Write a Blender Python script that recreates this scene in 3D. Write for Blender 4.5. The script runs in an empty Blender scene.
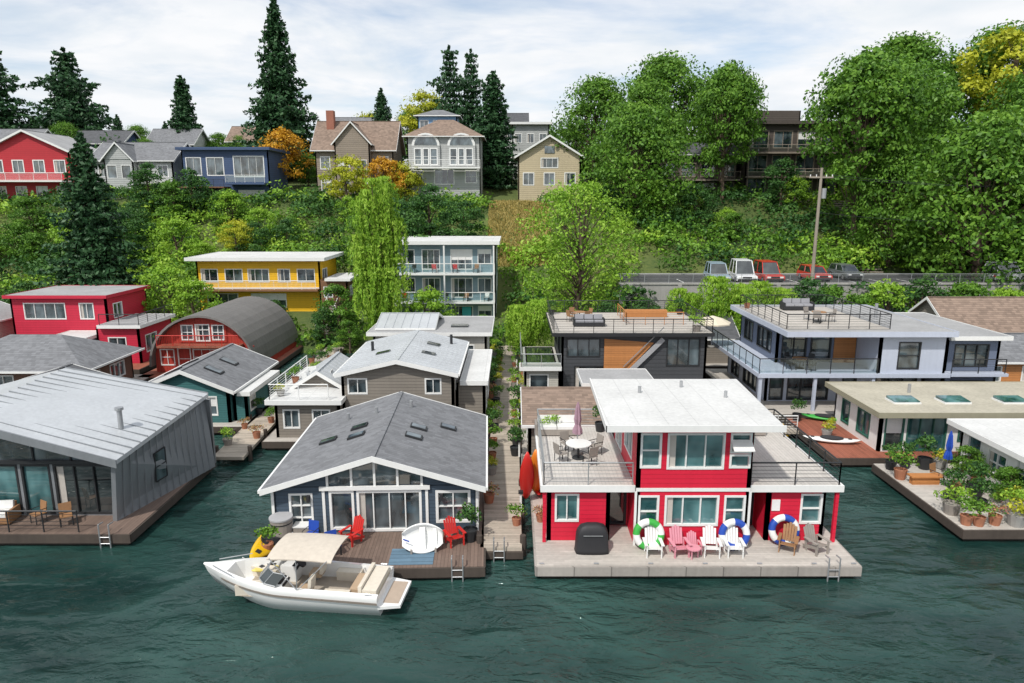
import bpy, math, random, bmesh
import numpy as np
from mathutils import Vector, Matrix, Euler
R=random.Random(7); NR=np.random.RandomState(7)
scene=bpy.context.scene
scene.view_settings.view_transform='Standard'
scene.view_settings.look='None'
scene.view_settings.exposure=0
COL=scene.collection
# ------------------------------------------------------------------ materials
class N:
    def __init__(s,name):
        s.m=bpy.data.materials.new(name); s.m.use_nodes=True
        s.t=s.m.node_tree; s.b=s.t.nodes['Principled BSDF']; s.out=s.t.nodes['Material Output']
        s.co=s.t.nodes.new('ShaderNodeTexCoord').outputs['Object']
    def n(s,t,**k):
        x=s.t.nodes.new(t)
        for a,v in k.items(): setattr(x,a,v)
        return x
    def l(s,a,b): s.t.links.new(a,b)
    def math(s,op,a,b=None,c=None,clamp=False):
        x=s.n('ShaderNodeMath',operation=op); x.use_clamp=clamp
        for i,v in enumerate((a,b,c)):
            if v is None: continue
            if isinstance(v,(int,float)): x.inputs[i].default_value=v
            else: s.l(v,x.inputs[i])
        return x.outputs[0]
    def noise(s,scale,detail=3,vec=None,rough=.55):
        x=s.n('ShaderNodeTexNoise'); x.inputs['Scale'].default_value=scale; x.inputs['Detail'].default_value=detail
        x.inputs['Roughness'].default_value=rough
        s.l(vec or s.co,x.inputs['Vector']); return x.outputs['Fac']
    def bump(s,h,strength=.3,dist=.02):
        x=s.n('ShaderNodeBump'); x.inputs['Strength'].default_value=strength; x.inputs['Distance'].default_value=dist
        s.l(h,x.inputs['Height']); s.l(x.outputs['Normal'],s.b.inputs['Normal']); return x
MC={}
def M(name,col,rough=.6,kind='plain',metal=0,var=.12,period=.16,cell=.15,gap=.1,ior=1.45,dark=.45):
    if name in MC: return MC[name]
    s=N(name); b=s.b
    b.inputs['Metallic'].default_value=metal; b.inputs['IOR'].default_value=ior
    n1=s.noise(.45,4); n2=s.noise(7,3)
    s.l(s.math('ADD',s.math('MULTIPLY',n2,.25),rough-.125),b.inputs['Roughness'])
    v=s.math('ADD',s.math('MULTIPLY',n1,var*2.2),s.math('MULTIPLY',n2,var*1.2))
    v=s.math('ADD',v,1-var*1.7)
    mp=s.n('ShaderNodeMapping'); mp.inputs['Scale'].default_value=(5,5,.35); s.l(s.co,mp.inputs['Vector'])
    st=s.noise(1,3,mp.outputs[0]); v=s.math('ADD',v,s.math('MULTIPLY',s.math('SUBTRACT',st,.5),var*1.6))
    sp=s.n('ShaderNodeSeparateXYZ'); s.l(s.co,sp.inputs[0]); X,Y,Z=sp.outputs
    if kind in('siding','vsiding','planks_x','planks_y','shingle'):
        ax={'siding':Z,'planks_x':Y,'planks_y':X,'shingle':Y}.get(kind)
        if ax is None: ax=s.math('ADD',X,Y)
        q=s.math('DIVIDE',ax,period)
        fl=s.math('FLOOR',q); fr=s.math('FRACT',q)
        msk=s.math('LESS_THAN',fr,gap)
        if kind=='shingle':
            fl2=s.math('FLOOR',s.math('ADD',s.math('DIVIDE',X,period*1.6),s.math('MULTIPLY',fl,.37)))
            fl=s.math('ADD',s.math('MULTIPLY',fl,7.31),s.math('MULTIPLY',fl2,3.17))
        if kind in('planks_x','planks_y'):
            o=X if kind=='planks_x' else Y
            fl2=s.math('FLOOR',s.math('ADD',s.math('DIVIDE',o,2.6),s.math('MULTIPLY',fl,.41)))
            fl=s.math('ADD',s.math('MULTIPLY',fl,7.31),s.math('MULTIPLY',fl2,3.17))
        wn=s.n('ShaderNodeTexWhiteNoise',noise_dimensions='1D'); s.l(fl,wn.inputs['W'])
        v=s.math('ADD',v,s.math('MULTIPLY',s.math('SUBTRACT',wn.outputs['Value'],.5),cell*2))
        v=s.math('MULTIPLY',v,s.math('SUBTRACT',1,s.math('MULTIPLY',msk,dark)))
        h=s.math('SUBTRACT',s.math('MULTIPLY',n2,.3),msk) if kind!='siding' else s.math('SUBTRACT',s.math('MULTIPLY',n2,.2),fr)
        s.bump(h,.6,.025)
    else: s.bump(n2,.15,.012)
    vm=s.n('ShaderNodeVectorMath',operation='SCALE'); vm.inputs[0].default_value=col[:3]
    s.l(v,vm.inputs['Scale']); s.l(vm.outputs[0],b.inputs['Base Color'])
    MC[name]=s.m; return s.m
def glassmat(name,lo,hi,rough=.04,ior=2.1):
    s=N(name); b=s.b
    mp=s.n('ShaderNodeMapping'); mp.inputs['Scale'].default_value=(.9,.9,.5); s.l(s.co,mp.inputs['Vector'])
    n=s.noise(1.1,2,mp.outputs[0]); cr=s.n('ShaderNodeValToRGB'); s.l(n,cr.inputs[0])
    cr.color_ramp.elements[0].position=.38; cr.color_ramp.elements[1].position=.68
    cr.color_ramp.elements[0].color=(*lo,1); cr.color_ramp.elements[1].color=(*hi,1)
    s.l(cr.outputs[0],b.inputs['Base Color']); b.inputs['Roughness'].default_value=rough; b.inputs['IOR'].default_value=ior
    s.bump(s.noise(.8,1),.2,.05)
    return s.m
G=glassmat('window_glass',(.012,.02,.024),(.13,.17,.19))
GT=glassmat('teal_window_glass',(.012,.06,.065),(.12,.26,.27))
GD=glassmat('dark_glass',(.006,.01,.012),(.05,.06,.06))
def clearglass():
    s=N('clear_railing_glass'); tr=s.n('ShaderNodeBsdfTransparent'); tr.inputs[0].default_value=(.82,.9,.9,1)
    gl=s.n('ShaderNodeBsdfGlossy'); gl.inputs['Roughness'].default_value=.03; gl.inputs[0].default_value=(.8,.9,.9,1)
    mx=s.n('ShaderNodeMixShader'); mx.inputs[0].default_value=.16
    s.l(tr.outputs[0],mx.inputs[1]); s.l(gl.outputs[0],mx.inputs[2]); s.l(mx.outputs[0],s.out.inputs['Surface']); return s.m
CG=clearglass()
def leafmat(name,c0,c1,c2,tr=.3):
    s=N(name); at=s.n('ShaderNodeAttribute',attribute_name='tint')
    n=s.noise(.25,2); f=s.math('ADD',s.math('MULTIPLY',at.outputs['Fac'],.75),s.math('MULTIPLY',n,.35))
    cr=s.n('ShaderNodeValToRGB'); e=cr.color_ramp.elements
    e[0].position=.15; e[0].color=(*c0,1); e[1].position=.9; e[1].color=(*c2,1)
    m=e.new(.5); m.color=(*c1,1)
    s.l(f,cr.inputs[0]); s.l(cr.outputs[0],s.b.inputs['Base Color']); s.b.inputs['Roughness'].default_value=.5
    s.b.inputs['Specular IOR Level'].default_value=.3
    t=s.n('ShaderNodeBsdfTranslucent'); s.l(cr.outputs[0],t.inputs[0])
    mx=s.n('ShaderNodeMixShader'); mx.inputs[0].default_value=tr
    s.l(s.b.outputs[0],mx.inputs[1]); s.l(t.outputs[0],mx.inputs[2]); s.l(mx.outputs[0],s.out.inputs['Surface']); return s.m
L_mid=leafmat('leaves_green',(.03,.085,.012),(.11,.25,.025),(.23,.41,.05))
L_bright=leafmat('leaves_bright_green',(.08,.18,.015),(.24,.44,.035),(.42,.60,.08))
L_dark=leafmat('leaves_dark_green',(.015,.05,.014),(.05,.14,.03),(.12,.25,.05))
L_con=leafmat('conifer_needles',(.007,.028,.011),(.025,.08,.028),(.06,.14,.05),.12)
L_org=leafmat('leaves_orange',(.25,.13,.01),(.62,.32,.02),(.75,.5,.05))
L_yel=leafmat('leaves_yellow',(.2,.24,.015),(.46,.5,.035),(.65,.62,.06))
L_flw=leafmat('flowers_mixed',(.05,.18,.02),(.45,.14,.15),(.7,.55,.15))
BARK=M('bark',(.12,.085,.06),.9,var=.35)
WHITE=M('white_trim',(.76,.76,.74),.5,var=.07)
DKM=M('dark_metal',(.035,.037,.04),.45,metal=.3,var=.1)
GREYM=M('grey_metal',(.42,.43,.44),.4,metal=.6,var=.1)
CONC=M('concrete',(.34,.33,.31),.85,var=.25)
ASPH=M('asphalt',(.055,.055,.058),.9,var=.2)
FLOAT=M('float_timber',(.07,.055,.045),.85,var=.3)
DOCKW=M('weathered_planks_y',(.44,.38,.31),.8,'planks_x',cell=.18,period=.16,gap=.12,var=.18)
DECKL=M('pale_deck_planks',(.48,.445,.40),.75,'planks_x',cell=.09,period=.15,gap=.08,dark=.25,var=.18)
DECKB=M('brown_deck_planks',(.17,.12,.095),.7,'planks_y',cell=.14,period=.15,gap=.1,var=.2)
DECKR=M('red_deck_planks',(.30,.10,.06),.7,'planks_y',cell=.14,period=.15,gap=.1,var=.2)
MEMB=M('white_membrane_roof',(.60,.60,.585),.7,'planks_y',var=.2,period=1.2,gap=.025,dark=.15,cell=.02)
MEMG=M('grey_membrane_roof',(.33,.33,.33),.8,var=.28)
SHG=M('grey_shingles',(.185,.19,.20),.9,'shingle',period=.2,cell=.16,gap=.12,dark=.3,var=.18)
SHD=M('dark_shingles',(.095,.098,.105),.9,'shingle',period=.22,cell=.15,gap=.12,dark=.3)
SHB=M('brown_shingles',(.24,.175,.135),.9,'shingle',period=.22,cell=.2,gap=.12,dark=.35)
METR=M('pale_metal_roof',(.52,.54,.555),.38,metal=.25,var=.16)
METG=M('grey_metal_cladding',(.25,.265,.28),.42,metal=.3,var=.14)
NAVY=M('slate_blue_siding',(.05,.075,.105),.6,'siding',cell=.05,period=.17)
RED=M('red_panel',(.60,.013,.042),.5,'siding',var=.08,period=.2,cell=.015,dark=.22)
CRIMS=M('red_plastic',(.55,.025,.02),.35,var=.04); YELP=M('yellow_plastic',(.75,.45,.01),.3,var=.04); BLUP=M('blue_plastic',(.02,.07,.38),.35,var=.04); GRNP=M('green_plastic',(.05,.38,.06),.35,var=.04); ORGP=M('orange_plastic',(.7,.2,.02),.35,var=.04); PNKP=M('pink_plastic',(.66,.28,.34),.45,var=.04)
BLK=M('black_plastic',(.025,.025,.028),.6); TANV=M('tan_vinyl',(.45,.33,.22),.55); GEL=M('white_gelcoat',(.80,.80,.78),.2,var=.03,ior=1.55); TEAKW=M('teak',(.32,.17,.08),.6,var=.2); TERC=M('terracotta',(.38,.16,.09),.8); GREYW=M('grey_wood',(.30,.27,.24),.8,var=.2)
# ------------------------------------------------------------------ builders
BF=[(3,2,1,0),(4,5,6,7),(0,1,5,4),(1,2,6,5),(2,3,7,6),(3,0,4,7)]
class O:
    def __init__(s,name,loc=(0,0,0),rot=0,w=True,sc=1):
        s.name=name; s.loc=Vector(loc); s.rot=rot; s.w=w; s.p={}; s.sc=sc; s.smooth=set(); s.tilt=(0,0)
    def add(s,part,mat,vs,fs):
        k=(part,mat.name); d=s.p.setdefault(k,[mat,[],[]]); o=len(d[1])
        d[1].extend([tuple(v) for v in vs]); d[2].extend([tuple(i+o for i in f) for f in fs])
    def box(s,part,mat,x0,x1,y0,y1,z0,z1):
        s.add(part,mat,[(x0,y0,z0),(x1,y0,z0),(x1,y1,z0),(x0,y1,z0),(x0,y0,z1),(x1,y0,z1),(x1,y1,z1),(x0,y1,z1)],BF)
    def bx(s,part,mat,c,d,rot=(0,0,0)):
        m=Euler(rot).to_matrix(); c=Vector(c); vs=[]
        for z in(-.5,.5):
            for x,y in((-.5,-.5),(.5,-.5),(.5,.5),(-.5,.5)): vs.append(c+m@Vector((x*d[0],y*d[1],z*d[2])))
        s.add(part,mat,vs,BF)
    def slab(s,part,mat,a,b,c,d,th):
        t=[Vector(v) for v in(a,b,c,d)]; u=[v-Vector((0,0,th)) for v in t]
        s.add(part,mat,u+t,BF)
    def prism(s,part,mat,poly,y0,y1):
        n=len(poly); vs=[(x,y0,z) for x,z in poly]+[(x,y1,z) for x,z in poly]
        s.add(part,mat,vs,[tuple(range(n)),tuple(range(2*n-1,n-1,-1))]+[(i,(i+1)%n,(i+1)%n+n,i+n) for i in range(n)])
    def cyl(s,part,mat,p0,p1,r0,r1=None,n=8):
        r1=r0 if r1 is None else r1; p0=Vector(p0);p1=Vector(p1); d=(p1-p0).normalized()
        a=d.orthogonal().normalized(); b=d.cross(a); vs=[]
        for p,r in((p0,r0),(p1,r1)):
            for i in range(n):
                t=2*math.pi*i/n; vs.append(p+a*r*math.cos(t)+b*r*math.sin(t))
        s.add(part,mat,vs,[tuple(range(n)),tuple(range(2*n-1,n-1,-1))]+[(i,(i+1)%n,(i+1)%n+n,i+n) for i in range(n)])
    def loft(s,part,mat,rings,close=True,caps=True):
        n=len(rings[0]); vs=[v for r in rings for v in r]; fs=[]
        for k in range(len(rings)-1):
            for i in range(n if close else n-1): fs.append((k*n+i,k*n+(i+1)%n,(k+1)*n+(i+1)%n,(k+1)*n+i))
        if caps: fs+=[tuple(range(n)),tuple(range((len(rings)-1)*n,len(rings)*n))]
        s.add(part,mat,vs,fs)
    def wall(s,p0,p1,z0,z1,mat,ops=(),t=.18,fm=None,gm=None,part='walls',fw=.07,blind=.15):
        fm=fm or WHITE; gm=gm or G
        p0=Vector(p0);p1=Vector(p1);L=(p1-p0).length;d=(p1-p0)/L;n=Vector((d.y,-d.x))
        def P(u,w,z): q=p0+d*u+n*w; return (q.x,q.y,z)
        us=sorted({0,L}|{o[0] for o in ops}|{o[1] for o in ops}); zs=sorted({z0,z1}|{o[2] for o in ops}|{o[3] for o in ops})
        for i in range(len(us)-1):
            for j in range(len(zs)-1):
                uc=(us[i]+us[i+1])/2; zc=(zs[j]+zs[j+1])/2
                if any(o[0]<uc<o[1] and o[2]<zc<o[3] for o in ops): continue
                a,b,c,e=us[i],us[i+1],zs[j],zs[j+1]
                s.add(part,mat,[P(a,0,c),P(b,0,c),P(b,0,e),P(a,0,e)],[(0,1,2,3)])
        def H(part,mat,u0,u1,w0,w1,a,b):
            s.add(part,mat,[P(u0,w1,a),P(u1,w1,a),P(u1,w0,a),P(u0,w0,a),P(u0,w1,b),P(u1,w1,b),P(u1,w0,b),P(u0,w0,b)],BF)
        s.add(part,mat,[P(0,0,z1),P(L,0,z1),P(L,-t,z1),P(0,-t,z1)],[(0,1,2,3)])
        s.add(part,mat,[P(0,0,z0),P(0,0,z1),P(0,-t,z1),P(0,-t,z0)],[(0,1,2,3)])
        s.add(part,mat,[P(L,0,z0),P(L,0,z1),P(L,-t,z1),P(L,-t,z0)],[(0,1,2,3)])
        for o in ops:
            a,b,c,e=o[:4]; nx=o[4] if len(o)>4 else 1; nz=o[5] if len(o)>5 else 1
            g=o[6] if len(o)>6 and o[6] else gm
            w=-.09
            s.add('window_glass',g,[P(a,w,c),P(b,w,c),P(b,w,e),P(a,w,e)],[(0,1,2,3)])
            H('window_frames',fm,a-.02,a+fw,-.12,.03,c-.02,e+.02); H('window_frames',fm,b-fw,b+.02,-.12,.03,c-.02,e+.02)
            H('window_frames',fm,a+fw,b-fw,-.12,.03,c-.02,c+fw); H('window_frames',fm,a+fw,b-fw,-.12,.03,e-fw,e+.02)
            mw=min(.05,fw*.7)
            for i in range(1,nx):
                u=a+(b-a)*i/nx; H('window_frames',fm,u-mw/2,u+mw/2,-.11,.005,c+fw,e-fw)
            for i in range(1,nz):
                z=c+(e-c)*i/nz; H('window_frames',fm,a+fw,b-fw,-.11,-.005,z-mw/2,z+mw/2)
            if R.random()<blind:
                k=R.uniform(.2,.5); H('blinds',MC['white_trim'],a+fw+.01,b-fw-.01,-.088,-.075,e-fw-(e-c)*k,e-fw-.004)
            elif R.random()<.3 and nx>1:
                u=a+(b-a)/nx; H('curtains',MC['pale_deck_planks'],a+fw+.01,a+fw+.01+(u-a)*.35,-.088,-.07,c+fw,e-fw-.004)
        return P
    def block(s,x0,x1,y0,y1,z0,z1,mat,front=(),left=(),right=(),fm=None,gm=None,part='walls',fw=.07,blind=.15):
        k=dict(fm=fm,gm=gm,part=part,fw=fw,blind=blind)
        s.wall((x0,y0),(x1,y0),z0,z1,mat,front,**k); s.wall((x1,y0),(x1,y1),z0,z1,mat,right,**k)
        s.wall((x0,y1),(x0,y0),z0,z1,mat,left,**k); s.wall((x1,y1),(x0,y1),z0,z1,mat,(),**k)
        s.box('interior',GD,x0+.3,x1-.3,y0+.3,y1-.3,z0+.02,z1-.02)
    def flat(s,x0,x1,y0,y1,z,mat,fas=None,th=.22,part='roof'):
        s.box(part,mat,x0,x1,y0,y1,z,z+th)
        f=fas or WHITE
        s.box('roof_fascia',f,x0-.03,x1+.03,y0-.05,y0-.002,z-.03,z+th+.04); s.box('roof_fascia',f,x0-.05,x0-.002,y0,y1,z-.03,z+th+.04)
        s.box('roof_fascia',f,x1+.002,x1+.05,y0,y1,z-.03,z+th+.04); s.box('roof_fascia',f,x0-.03,x1+.03,y1+.002,y1+.05,z-.03,z+th+.04)
    def seams(s,mat,a,b,c,d,n,h=.05,w=.035,part='roof_seams'):
        a,b,c,d=[Vector(v) for v in(a,b,c,d)]; e=(b-a).normalized()*w/2; up=Vector((0,0,h))
        for i in range(n+1):
            p=a.lerp(b,i/n)+up; q=d.lerp(c,i/n)+up
            s.slab(part,mat,p-e,p+e,q+e,q-e,h+.01)
    def gable(s,x0,x1,y0,y1,ze,zr,rm,wm,axis='y',ov=.4,ovg=.35,th=.14,trim=None,seam=0,tris=(1,1)):
        trim=trim or WHITE
        if axis=='y': f=lambda a,b,z:(a,b,z); A0,A1,B0,B1=x0,x1,y0,y1
        else: f=lambda a,b,z:(b,a,z); A0,A1,B0,B1=y0,y1,x0,x1
        m=(A0+A1)/2; sl=(zr-ze)/(m-A0); e0=A0-ov; e1=A1+ov; zo=ze-sl*ov; b0=B0-ovg; b1=B1+ovg
        L=[f(e0,b0,zo+th),f(e0,b1,zo+th),f(m,b1,zr+th),f(m,b0,zr+th)]
        Rr=[f(e1,b0,zo+th),f(e1,b1,zo+th),f(m,b1,zr+th),f(m,b0,zr+th)]
        s.slab('roof',rm,*L,th); s.slab('roof',rm,*Rr,th)
        if seam:
            n=max(2,int((b1-b0)/seam)); s.seams(rm,L[0],L[1],L[2],L[3],n); s.seams(rm,Rr[0],Rr[1],Rr[2],Rr[3],n)
        for bb,dr in((b0,-1),(b1,1)):
            o=bb+dr*.04; i=bb+dr*.002
            for e in(e0,e1):
                s.slab('roof_trim',trim,f(e,o,zo+th+.03),f(e,i,zo+th+.03),f(m,i,zr+th+.03),f(m,o,zr+th+.03),th+.12)
        for e,dr in((e0,-1),(e1,1)):
            s.slab('gutters',trim,f(e+dr*.09,b0,zo+th),f(e+dr*.002,b0,zo+th),f(e+dr*.002,b1,zo+th),f(e+dr*.09,b1,zo+th),.14)
        s.slab('ridge_cap',rm,f(m-.12,b0,zr+th+.02),f(m+.12,b0,zr+th+.02),f(m+.12,b1,zr+th+.02),f(m-.12,b1,zr+th+.02),.03)
        for k,bb,b2 in((0,B0,B0+.15),(1,B1-.15,B1)):
            if tris[k]:
                vs=[f(A0,bb,ze),f(A1,bb,ze),f(m,bb,zr),f(A0,b2,ze),f(A1,b2,ze),f(m,b2,zr)]
                s.add('gable_walls',wm,vs,[(0,1,2),(5,4,3),(0,1,4,3),(1,2,5,4),(2,0,3,5)])
    def hip(s,x0,x1,y0,y1,ze,zr,rm,ov=.5,th=.12,trim=None):
        x0-=ov;x1+=ov;y0-=ov;y1+=ov; k=min(x1-x0,y1-y0)/2
        if x1-x0>y1-y0: r0=(x0+k,(y0+y1)/2,zr); r1=(x1-k,(y0+y1)/2,zr)
        else: r0=((x0+x1)/2,y0+k,zr); r1=((x0+x1)/2,y1-k,zr)
        c=[(x0,y0,ze),(x1,y0,ze),(x1,y1,ze),(x0,y1,ze)]
        if x1-x0>y1-y0: F=[(0,1,5,4),(1,2,5),(2,3,4,5),(3,0,4)]
        else: F=[(0,1,4),(1,2,5,4),(2,3,5),(3,0,4,5)]
        s.add('roof',rm,c+[r0,r1],F+[(3,2,1,0)])
        t=trim or WHITE
        s.box('gutters',t,x0-.08,x1+.08,y0-.08,y0-.002,ze-.12,ze+.02); s.box('gutters',t,x0-.08,x0-.002,y0,y1,ze-.12,ze+.02); s.box('gutters',t,x1+.002,x1+.08,y0,y1,ze-.12,ze+.02)
    def rail(s,pts,h=1.0,style='cable',mat=None,part='railing',step=1.5,top=None):
        mat=mat or DKM
        for a,b in zip(pts[:-1],pts[1:]):
            a=Vector(a);b=Vector(b);L=(b-a).length;d=(b-a)/L;n=max(1,round(L/step))
            up=Vector((0,0,1))
            for i in range(n+1):
                p=a+d*L*i/n; s.cyl(part,mat,p,p+up*h,.03,n=4)
            s.cyl(part,top or mat,a+up*h,b+up*h,.04,n=6)
            if style=='cable':
                for k in range(1,6): s.cyl(part,mat,a+up*h*k/6,b+up*h*k/6,.011,n=4)
            elif style=='picket':
                s.cyl(part,mat,a+up*.1,b+up*.1,.02,n=4)
                m=int(L/.14)
                for i in range(1,m): p=a+d*L*i/m; s.cyl(part,mat,p+up*.1,p+up*h,.012,n=4)
            else:
                for i in range(n):
                    p=a+d*(L*i/n+.05); q=a+d*(L*(i+1)/n-.05)
                    s.add('glass_panels',CG,[p+up*.08,q+up*.08,q+up*(h-.06),p+up*(h-.06)],[(0,1,2,3)])
    def ladder(s,x,y,z0,z1,mat=None):
        mat=mat or GREYM
        for dx in(-.22,.22): s.cyl('ladder',mat,(x+dx,y,z0),(x+dx,y,z1),.03,n=6); s.cyl('ladder',mat,(x+dx,y,z1),(x+dx,y+.35,z1-.05),.03,n=6)
        k=z0+.2
        while k<z1-.3: s.cyl('ladder',mat,(x-.22,y,k),(x+.22,y,k),.022,n=6); k+=.3
    def done(s):
        def mk(nm,items,parent):
            me=bpy.data.meshes.new(nm); vs=[];fs=[];mi=[];ms=[]
            off=s.loc if s.w else Vector((0,0,0))
            for mat,v,f in items:
                o=len(vs)
                vs.extend([(a[0]-off.x,a[1]-off.y,a[2]-off.z) for a in v]); fs.extend([tuple(i+o for i in q) for q in f])
                if mat not in ms: ms.append(mat)
                mi.extend([ms.index(mat)]*len(f))
            me.from_pydata(vs,[],fs); [me.materials.append(m) for m in ms]
            me.polygons.foreach_set('material_index',mi)
            bm=bmesh.new(); bm.from_mesh(me); bmesh.ops.recalc_face_normals(bm,faces=bm.faces); bm.to_mesh(me); bm.free()
            if nm in s.smooth: me.polygons.foreach_set('use_smooth',[True]*len(me.polygons))
            me.update(); ob=bpy.data.objects.new(nm,me); COL.objects.link(ob); ob.parent=parent
        ob=bpy.data.objects.new(s.name,None); ob.empty_display_size=.5; COL.objects.link(ob)
        g={}
        for (pt,_),v in s.p.items(): g.setdefault(pt,[]).append(v)
        for pt,items in g.items(): mk(pt,items,ob)
        ob.location=s.loc; ob.rotation_euler=(s.tilt[0],s.tilt[1],s.rot); ob.scale=(s.sc,)*3
        return ob
# ------------------------------------------------------------------ terrain
LP=np.array([(-3000,-4),(62,-2.5),(66,-.6),(68,.8),(76,2.2),(84,4),(95,8.5),(107,14.2),(118,16),(130,18.5),(160,22),(220,24),(9000,24)])
RP=np.array([(-3000,-4),(62,-2.5),(66,-.6),(68,1),(69.2,1.4),(69.5,6.3),(80,6.5),(88,10),(98,14.8),(110,15.8),(130,18.5),(160,22),(220,24),(9000,24)])
def ht(x,y):
    x=np.asarray(x,float);y=np.asarray(y,float)
    a=np.interp(y,LP[:,0],LP[:,1]);b=np.interp(y,RP[:,0],RP[:,1])
    k=np.clip((x-9)/5,0,1);k=k*k*(3-2*k)
    z=a*(1-k)+b*k
    bump=np.sin(x*.21+y*.13)*.35+np.sin(x*.07-y*.19+1)*.5
    w=np.clip((y-82)/12,0,1)*np.clip((260-y)/60,0,1)
    return z+bump*w
xs=np.unique(np.concatenate([np.linspace(-140,140,141),[-6000,-3000,-1000,-500,-300,-200,200,300,500,1000,3000,6000]]))
ys=np.unique(np.concatenate([np.arange(60,82,.5),np.arange(82,180,2),[-3000,-500,-100,0,40,190,220,300,500,1000,3000,8000]]))
XX,YY=np.meshgrid(xs,ys); ZZ=ht(XX,YY); nx=len(xs); ny=len(ys)
me=bpy.data.meshes.new('ground')
fs=[(j*nx+i,j*nx+i+1,(j+1)*nx+i+1,(j+1)*nx+i) for j in range(ny-1) for i in range(nx-1)]
me.from_pydata(np.stack([XX.ravel(),YY.ravel(),ZZ.ravel()],1).tolist(),[],fs)
me.polygons.foreach_set('use_smooth',[True]*len(fs))
gr=bpy.data.objects.new('ground',me); COL.objects.link(gr)
s=N('hillside_ground'); n=s.noise(.12,5); n2=s.noise(2.5,4); cr=s.n('ShaderNodeValToRGB')
s.l(s.math('ADD',s.math('MULTIPLY',n,.7),s.math('MULTIPLY',n2,.35)),cr.inputs[0]); e=cr.color_ramp.elements
e[0].position=.35; e[0].color=(.03,.07,.015,1); e[1].position=.75; e[1].color=(.16,.18,.045,1)
s.l(cr.outputs[0],s.b.inputs['Base Color']); s.b.inputs['Roughness'].default_value=.95; s.bump(n2,.6,.2); me.materials.append(s.m)
# ------------------------------------------------------------------ water
me=bpy.data.meshes.new('water'); me.from_pydata([(-4000,-2500,0),(4000,-2500,0),(4000,69,0),(-4000,69,0)],[],[(0,1,2,3)])
wo=bpy.data.objects.new('water',me); COL.objects.link(wo)
s=N('lake_water')
mp=s.n('ShaderNodeMapping'); mp.inputs['Scale'].default_value=(.6,1.15,1); mp.inputs['Rotation'].default_value=(0,0,.45); s.l(s.co,mp.inputs['Vector'])
v=mp.outputs[0]
def wav(sc,det,dist,rough=.5):
    x=s.n('ShaderNodeTexNoise'); x.inputs['Scale'].default_value=sc; x.inputs['Detail'].default_value=det; x.inputs['Distortion'].default_value=dist; x.inputs['Roughness'].default_value=rough; s.l(v,x.inputs['Vector'])
    return x.outputs['Fac']
a=wav(.33,2,.8); b_=wav(1.0,3,1.0); c_=wav(3.2,4,.5,.6)
patch=s.noise(.06,4,rough=.6)
pa=s.n('ShaderNodeMapRange'); s.l(patch,pa.inputs[0]); pa.inputs[1].default_value=.40; pa.inputs[2].default_value=.60; pa.inputs[3].default_value=.30; pa.inputs[4].default_value=1.25
h=s.math('ADD',s.math('MULTIPLY',a,.55),s.math('MULTIPLY',pa.outputs[0],s.math('ADD',s.math('MULTIPLY',b_,.40),s.math('MULTIPLY',c_,.13))))
s.bump(h,1.0,.72)
cr=s.n('ShaderNodeValToRGB'); s.l(s.math('ADD',s.math('MULTIPLY',a,.35),s.math('MULTIPLY',patch,.65)),cr.inputs[0]); e=cr.color_ramp.elements
e[0].position=.38; e[0].color=(.006,.025,.022,1); e[1].position=.62; e[1].color=(.030,.080,.068,1)
s.l(cr.outputs[0],s.b.inputs['Base Color']); s.b.inputs['Roughness'].default_value=.045; s.b.inputs['IOR'].default_value=1.42
me.materials.append(s.m)
# ------------------------------------------------------------------ foliage
def leaves(pts,nrm,size,tint,asp=.55,down=0):
    n=len(pts); r=NR.normal(size=(n,3)); nn=nrm+.75*r; nn/=np.linalg.norm(nn,axis=1)[:,None]+1e-9
    u=np.cross(nn,NR.normal(size=(n,3))); 
    if down: u=u*(1-down)+np.array([0,0,-1.])*down
    u/=np.linalg.norm(u,axis=1)[:,None]+1e-9; w=np.cross(nn,u); w/=np.linalg.norm(w,axis=1)[:,None]+1e-9
    sz=size*NR.uniform(.6,1.35,n)[:,None]
    V=np.stack([pts-u*sz*.5,pts+w*sz*asp*.5,pts+u*sz*.5,pts-w*sz*asp*.5],1).reshape(-1,3)
    return V,np.repeat(tint,4)
def blobpts(c,r,n,sq=.8,core=.55):
    d=NR.normal(size=(n,3)); d/=np.linalg.norm(d,axis=1)[:,None]
    d[:,2]=np.where(d[:,2]<-.3,-d[:,2]*.6,d[:,2])
    lump=1+.22*np.sin(d[:,0]*5+c[0]*3)*np.sin(d[:,1]*5+c[1])+.15*np.sin(d[:,2]*7+c[0])
    rad=r*NR.uniform(core,1.08,n)**.6*lump
    p=d*rad[:,None]; p[:,2]*=sq
    return p+np.array(c),d
def mesh_from(name,parts,mats):
    VV=[];FF=[];MI=[];TT=[];off=0
    for p in parts:
        if isinstance(p[0],str):
            v=np.array(p[1],float); VV.append(v); TT.append(np.full(len(v),.5)); FF.extend([[i+off for i in f] for f in p[2]]); MI.extend([p[3]]*len(p[2])); off+=len(v)
        else:
            V,t,mi=p; q=len(V)//4; VV.append(V);TT.append(t); FF.extend((np.arange(q*4).reshape(q,4)+off).tolist()); MI.extend([mi]*q); off+=len(V)
    me=bpy.data.meshes.new(name); me.from_pydata(np.concatenate(VV).tolist(),[],FF)
    for m in mats: me.materials.append(m)
    me.polygons.foreach_set('material_index',MI)
    at=me.attributes.new('tint','FLOAT','POINT'); at.data.foreach_set('value',np.concatenate(TT).astype(np.float32))
    return me
def tube(path,rads,n=7):
    vs=[];fs=[]
    for k,(p,r) in enumerate(zip(path,rads)):
        for i in range(n):
            a=2*math.pi*i/n; vs.append((p[0]+r*math.cos(a),p[1]+r*math.sin(a),p[2]))
        if k:
            for i in range(n): fs.append(((k-1)*n+i,(k-1)*n+(i+1)%n,k*n+(i+1)%n,k*n+i))
    return vs,fs
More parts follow.
